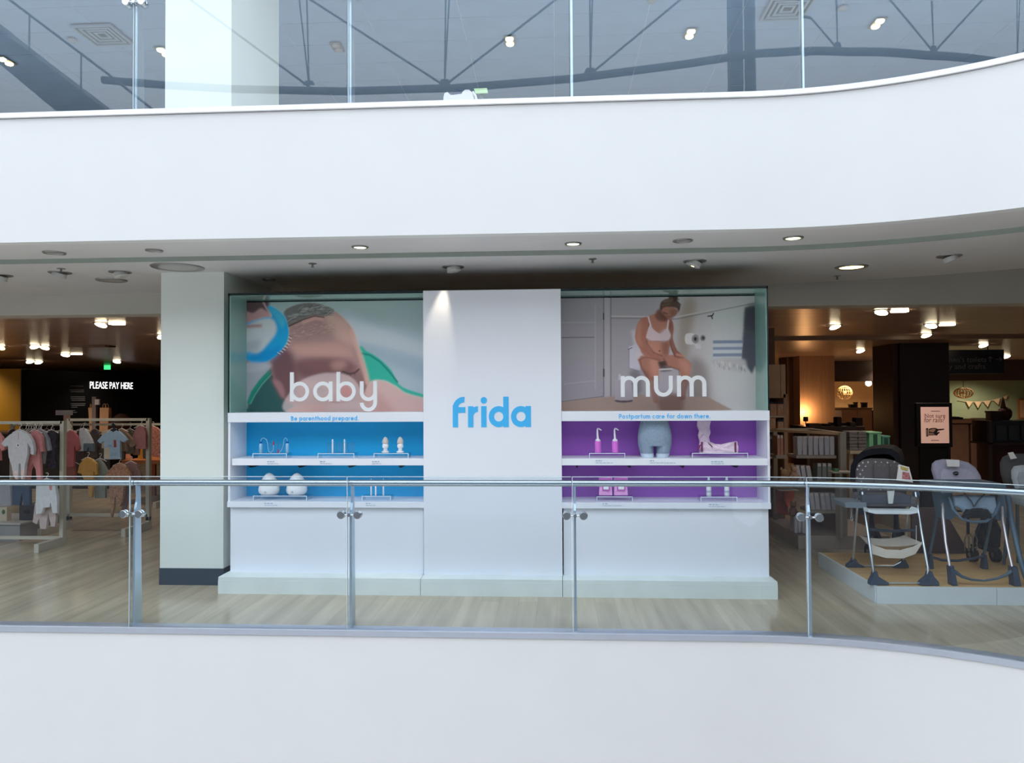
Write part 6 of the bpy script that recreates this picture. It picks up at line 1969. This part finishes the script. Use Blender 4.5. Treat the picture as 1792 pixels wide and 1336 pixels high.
for x in (1509, 1603):
    MB().lathe([(.012, -.02), (.03, -.02), (.034, 0), (.03, .02), (.012, .02)], V(x, 866, 6.76), 'X', 16).build('hinge', SLATE, t, True)
MB().tube([V(1490, 893, 6.62), V(1490, 902, 6.62), V(1492.5, 909, 6.62), V(1490, 912, 6.62), V(1488, 908, 6.62), V(1489, 903, 6.62)], .003, 6).build('clip', SIL, t)
MB().tube([V(1603.5, 920, 6.63), V(1603.5, 952, 6.63)], .003, 6).build('strap', mat('pale_strap', (206, 210, 206), .7), t)
pt_ = [(1573, 813), (1591, 818), (1593, 826), (1598, 845), (1569, 841)]
MB().prism([(V(x, y, 6.86).x, V(x, y, 6.86).z) for x, y in pt_], 6.86, 6.866).build('price_tag', mat('tag_white', (236, 232, 228), .6), t)
MB().prism([(V(x, y, 6.855).x, V(x, y, 6.855).z) for x, y in ((1580, 826), (1591, 828), (1594, 841), (1579, 838))], 6.855, 6.86).build('tag_photo', mat('tag_photo', (190, 120, 120), .6, var=.5, scale=50), t)
MB().prism([(V(x, y, 6.855).x, V(x, y, 6.855).z) for x, y in ((1576, 816), (1590, 820), (1588, 825), (1577, 822))], 6.855, 6.86).build('tag_print', mat('tag_print', (196, 176, 96), .6, var=.4, scale=60), t)

# second chair
t = thing('high_chair', 'lilac grey high chair with a ribbed black footrest and a white card on its back', 'high chair', (3.55, 6.8, ZP))
LIL = mat('lilac_grey_fabric', (164, 162, 182), .85, var=.05, scale=30, bump=.2)
BLG = mat('blue_grey_plastic', (82, 104, 122), .45)
for p_ in ([V(1650, 862, 6.75), V(1646, 905, 6.62) + Vector((.02, 0, 0)), V(1655, 950, 6.52), V(1663, 996, 6.45)], [V(1752, 868, 6.75), V(1755, 912, 6.62), V(1763, 955, 6.52), V(1772, 996, 6.45)]):
    MB().tube(p_, [.016, .015, .012, .012], 10).build('front_leg', mat('satin_leg', (206, 200, 204), .3, .7), t, True)
for x0_, x1_ in ((1660, 1673), (1768, 1784)):
    q = [V(x0_ + .5, 992, 6.44), V(x1_ - 7, 990, 6.44), V(x1_, 1024, 6.44), V(x0_ + 3, 1024, 6.44)]
    dz = ZP + .0005 - min(p.z for p in q)
    MB().prism([(p.x, p.z + dz) for p in q], 6.41, 6.48).build('foot', SLATE, t)
MB().tube([V(1670, 1000, 6.44), V(1684, 1010, 6.44), V(1700, 1015, 6.44), V(1722, 1017, 6.44), V(1745, 1013, 6.44), V(1760, 1007, 6.44), V(1771, 1000, 6.44)], [.016, .013, .01, .009, .01, .013, .016], 10).build('front_stretcher', BLG, t, True)
MB().tube([V(1628, 975, 7.05), V(1650, 981, 7.05), V(1675, 982, 7.05), V(1702, 978, 7.05), V(1720, 974, 7.05)], .012, 10).build('rear_stretcher', SLATE, t, True)
for x in (1627, 1722):
    q = V(x, 980, 7.05)
    MB().prism([(q.x - .022, ZP + .0005), (q.x + .022, ZP + .0005), (q.x + .012, ZP + .13), (q.x - .008, ZP + .13)], 7.02, 7.08).build('foot', SLATE, t)
    MB().tube([(q.x, 7.05, ZP + .12), V(x + 18, 880, 6.9)], .014, 8).build('rear_leg', BLG, t, True)
cushion([(1641, 850), (1636, 838), (1633.5, 824), (1636, 813), (1643, 807.5), (1656, 805), (1680, 806), (1698, 810), (1710, 819), (1716, 832), (1718, 846), (1718, 856)], 6.98, .05, .03, .25, .02).build('backrest', LIL, t, True)
cushion([(1651, 853), (1646, 838), (1647, 827), (1653, 821), (1662, 821), (1668, 818), (1690, 819), (1704, 826), (1712, 840), (1713, 854)], 6.945, .015, .015, .25, .012).build('inner_pad', mat('lilac_inner', (176, 174, 192), .85, scale=30), t, True)
MB().ball(V(1675, 829, 6.9) + Vector((0, .02, 0)), .027, .008, .017, 16, 8).build('emblem', BLACK, t, True)
MB().tube([V(1671, 830, 6.9) + Vector((0, .012, 0)), V(1675, 828.5, 6.9) + Vector((0, .01, 0)), V(1679, 829, 6.9) + Vector((0, .012, 0))], .0025, 6).build('emblem_mark', mat('pale_mark', (170, 172, 186), .5), t)
for x0_, x1_ in ((1665, 1677), (1689, 1708)):
    MB().tube([V(x0_, 845.5, 6.92), V(x1_, 845.5, 6.92)], .003, 6).build('harness_slot', mat('slot_dark', (60, 60, 70), .7), t)
MB().prism([(V(x, y, 6.9).x, V(x, y, 6.9).z) for x, y in ((1656.5, 804.5), (1680, 805.5), (1680, 817.5), (1659, 817))], 6.91, 6.914).build('price_card', mat('tag_white', (236, 232, 228), .6), t)
cushion([(1666, 868), (1682, 866), (1738, 868), (1742, 888), (1734, 900), (1722, 892), (1700, 892), (1689, 902), (1680, 892), (1668, 886)], 6.62, .04, .02, 0, .012).build('seat', mat('pale_blue_grey_fabric', (150, 172, 192), .85, scale=30, bump=.2), t)
for p_ in ([V(1686, 862, 6.57), V(1700, 878, 6.55), V(1704, 887, 6.55)], [V(1726, 862, 6.57), V(1712, 876, 6.55), V(1705, 887, 6.55)]):
    MB().tube(p_, .006, 6).build('harness', mat('slot_dark', (60, 60, 70), .7), t)
for k in range(6):
    y = 891 + k * 2.6
    w_ = 14 + k * 2.2 if k < 3 else 24.5
    MB().tube([V(1710 - w_, y + 3, 6.5), V(1710 - w_ * .6, y, 6.5), V(1710 + w_ * .6, y, 6.5), V(1710 + w_, y + 3, 6.5)], .0055, 6).build('footrest_rib', mat('rib_black', (22, 28, 36), .5), t)
MB().prism([(V(x, y, 6.52).x, V(x, y, 6.52).z) for x, y in ((1684, 906), (1692, 892), (1728, 892), (1735, 906))], 6.51, 6.54).build('footrest', mat('rib_black', (22, 28, 36), .5), t)
MB().tube([V(1661, 870, 6.6), V(1668, 892, 6.55), V(1682, 908, 6.52), V(1702, 914, 6.51), V(1726, 913, 6.51), V(1742, 900, 6.55), V(1750, 878, 6.6)], .013, 10).build('frame_bow', BLG, t, True)
MB().prism([(V(x, y, 6.7).x, V(x, y, 6.7).z) for x, y in ((1640, 862), (1664, 862), (1672, 900), (1664, 909), (1648, 908))], 6.68, 6.8).build('side_shell', BLG, t)
MB().prism([(V(x, y, 6.7).x, V(x, y, 6.7).z) for x, y in ((1744, 866), (1756, 866), (1760, 905), (1748, 912), (1740, 908))], 6.68, 6.8).build('side_shell', BLG, t)
MB().prism([(V(x, y, 6.55).x, V(x, y, 6.55).z) for x, y in ((1638, 846), (1752, 846), (1760, 862), (1642, 862))], 6.5, 6.85).build('tray', BLG, t)

# third and fourth chairs at the right edge
t = thing('high_chair', 'dark grey high chair with a tilted price card at the right edge', 'high chair', (4.25, 7.25, ZP))
DG = mat('charcoal_fabric', (84, 84, 86), .9, var=.06, scale=30, bump=.2)
cushion([(1757, 850), (1753, 830), (1754, 812), (1760, 801), (1772, 796), (1796, 795), (1830, 800), (1840, 820), (1838, 850)], 7.3, .06, .04, .2, .03).build('backrest', DG, t, True)
MB().prism([(V(x, y, 7.2).x, V(x, y, 7.2).z) for x, y in ((1765, 793), (1774, 791.5), (1781, 802.5), (1770, 804.5))], 7.21, 7.214).build('price_card', mat('tag_white', (236, 232, 228), .6), t)
MB().box(V(1758, 870, 7.2).x, V(1835, 870, 7.2).x, 7.14, 7.42, V(1790, 880, 7.2).z, V(1790, 862, 7.2).z, .03).build('seat', DG, t)
for x0_, x1_, yy in ((1766, 1757, 7.16), (1826, 1836, 7.16), (1768, 1760, 7.5), (1824, 1834, 7.5)):
    b0 = V(x1_, 1000, yy)
    MB().tube([V(x0_, 876, 7.2), (b0.x, yy, ZP + .012)], .013, 8).build('leg', SLATE, t, True)
t = thing('high_chair', 'pale grey high chair with thick blue grey legs cut by the right edge', 'high chair', (4.1, 6.85, ZP))
cushion([(1776, 856), (1772, 838), (1773, 824), (1779, 817), (1792, 815), (1836, 816), (1846, 836), (1844, 856)], 6.98, .05, .03, .2, .025).build('backrest', mat('pale_grey_fabric', (170, 178, 182), .85, scale=30, bump=.2), t, True)
cushion([(1784, 852), (1781, 838), (1785, 828), (1800, 826), (1832, 828), (1838, 850)], 6.94, .015, .012, .2, .012).build('inner_pad', mat('pale_grey_inner', (150, 158, 164), .85, scale=30), t, True)
MB().box(V(1776, 880, 6.8).x, V(1850, 880, 6.8).x, 6.6, 6.95, V(1800, 884, 6.8).z, V(1800, 866, 6.8).z, .03).build('seat', mat('pale_grey_fabric', (170, 178, 182), .85), t)
for p_ in ([V(1763, 864, 6.8), V(1770, 910, 6.66), V(1782, 965, 6.52), V(1793, 1005, 6.45)], [V(1862, 864, 6.8), V(1872, 930, 6.6), V(1886, 1005, 6.45)]):
    p_.append(Vector((p_[-1].x + .02, 6.44, ZP + .022)))
    MB().tube(p_, .021, 10).build('front_leg', BLG, t, True)
for x in (1776, 1858):
    q = V(x, 990, 7.3)
    MB().tube([V(x + 4, 872, 6.9), (q.x, 7.25, ZP + .016)], .015, 8).build('rear_leg', BLG, t, True)

# pushchairs standing behind the platform
def wheel(c, r, t, w_=.035):
    o = MB().lathe([(r * .75, -w_ / 2), (r * .95, -w_ / 2), (r, -w_ / 4), (r, w_ / 4), (r * .95, w_ / 2), (r * .75, w_ / 2)], c, 'X', 24).build('wheel', mat('tyre_black', (26, 26, 28), .7), t, True)
    MB().lathe([(r * .2, -w_ * .6), (r * .7, -w_ * .3), (r * .72, 0), (r * .7, w_ * .3), (r * .2, w_ * .6)], c, 'X', 20).build('hub', mat('hub_grey', (120, 118, 116), .5), o, True)


HOOD = mat('midnight_hood_fabric', (34, 38, 50), .85, var=.06, scale=30)
Y = 7.95
t = thing('pushchair', 'black pushchair with a big arched hood behind the star patterned high chair', 'pushchair', (at(1530, 900, Y).x, Y, 0))
bm = bmesh.new()
arc = [(1489, 852), (1487, 834), (1489, 815), (1496, 801), (1508, 791), (1524, 786), (1545, 784.5), (1560, 786), (1572, 794), (1578, 812), (1580, 852)]
inn = [(1497, 852), (1496, 834), (1499, 816), (1506, 805), (1516, 799), (1530, 796), (1545, 795), (1556, 796), (1565, 802), (1570, 816), (1572, 852)]
rings = [[V(x, y, Y) for x, y in inn], [V(x, y, Y) for x, y in arc], [V(x, y, Y) + Vector((.17, .3, .02)) for x, y in arc], [V(x, y, Y) + Vector((.3, .55, -.1)) for x, y in inn]]
rv = [[bm.verts.new(p) for p in rg] for rg in rings]
for i in range(3):
    for k in range(len(arc) - 1):
        bm.faces.new((rv[i][k], rv[i][k + 1], rv[i + 1][k + 1], rv[i + 1][k]))
bm.faces.new(rv[3])
bmesh.ops.solidify(bm, geom=list(bm.faces), thickness=.01)
MB().bm(bm).build('hood', HOOD, t, True)
x0_, x1_ = V(1492, 860, Y).x, V(1578, 860, Y).x
MB().prism([(x0_ + .04, Y - .05), (x1_ - .04, Y - .05), (x1_, Y), (x1_ + .32, Y + .6), (x0_ + .36, Y + .62), (x0_, Y)], V(1530, 900, Y).z, V(1530, 850, Y).z, 'Z').build('carrycot', HOOD, t)
for sx in (x0_ + .14, x1_ - .1):
    MB().tube([(sx + .26, Y + .5, V(1530, 880, Y).z), (sx + .04, Y + .05, .1)], .016, 8).build('frame_bar', SLATE, t, True)
    MB().tube([(sx + .04, Y + .0, V(1530, 880, Y).z), (sx + .26, Y + .44, .15)], .016, 8).build('frame_bar', SLATE, t, True)
    wheel((sx + .04, Y + .05, .09), .09, t)
    wheel((sx + .26, Y + .44, .14), .14, t)
Y = 7.35
t = thing('pushchair', 'folded dark pushchair frame with small twin wheels behind the lilac high chair', 'pushchair', (at(1722, 985, Y).x, Y, ZP))
for px in (1697, 1703, 1737, 1743):
    c = V(px, 975, Y)
    wheel((c.x, Y - .02, ZP + .066), .065, t, .026)
for x0_, y0_, x1_, y1_ in ((1700, 965, 1728, 880), (1740, 965, 1712, 880), (1700, 955, 1740, 955), (1694, 935, 1694, 905), (1694, 905, 1722, 905), (1735, 920, 1752, 900)):
    MB().tube([V(x0_, y0_, Y), V(x1_, y1_, Y + .05)], .014, 8).build('frame_bar', mat('frame_black', (34, 38, 44), .4, .4), t, True)
cushion([(1712, 960), (1706, 930), (1716, 908), (1736, 905), (1746, 925), (1744, 955), (1730, 966)], Y + .12, .1, .04, 0, .02).build('folded_seat', mat('folded_fabric', (46, 44, 48), .9), t)
for k in range(3):
    MB().tube([V(1689 + k * 7, 965, Y - .06), V(1688 + k * 7, 945, Y - .06), V(1692 + k * 7, 934, Y - .06), V(1696 + k * 7, 945, Y - .06), V(1695 + k * 7, 965, Y - .06)], .006, 6).build('wheel_guard', mat('guard_taupe', (128, 118, 110), .5), t)
# big brown board behind the platform
a, b = V(1598, 965, 7.85), V(1690, 890, 7.85)
bd = MB().prism([(a.x, 0), (b.x + .1, 0), (b.x - .22, b.z), (a.x, b.z)], 7.86, 7.9).build('brown_board', mat('mauve_brown_board', (104, 82, 80), .6))
tag(bd, 'large mauve brown board with a slanting end behind the platform', 'board')
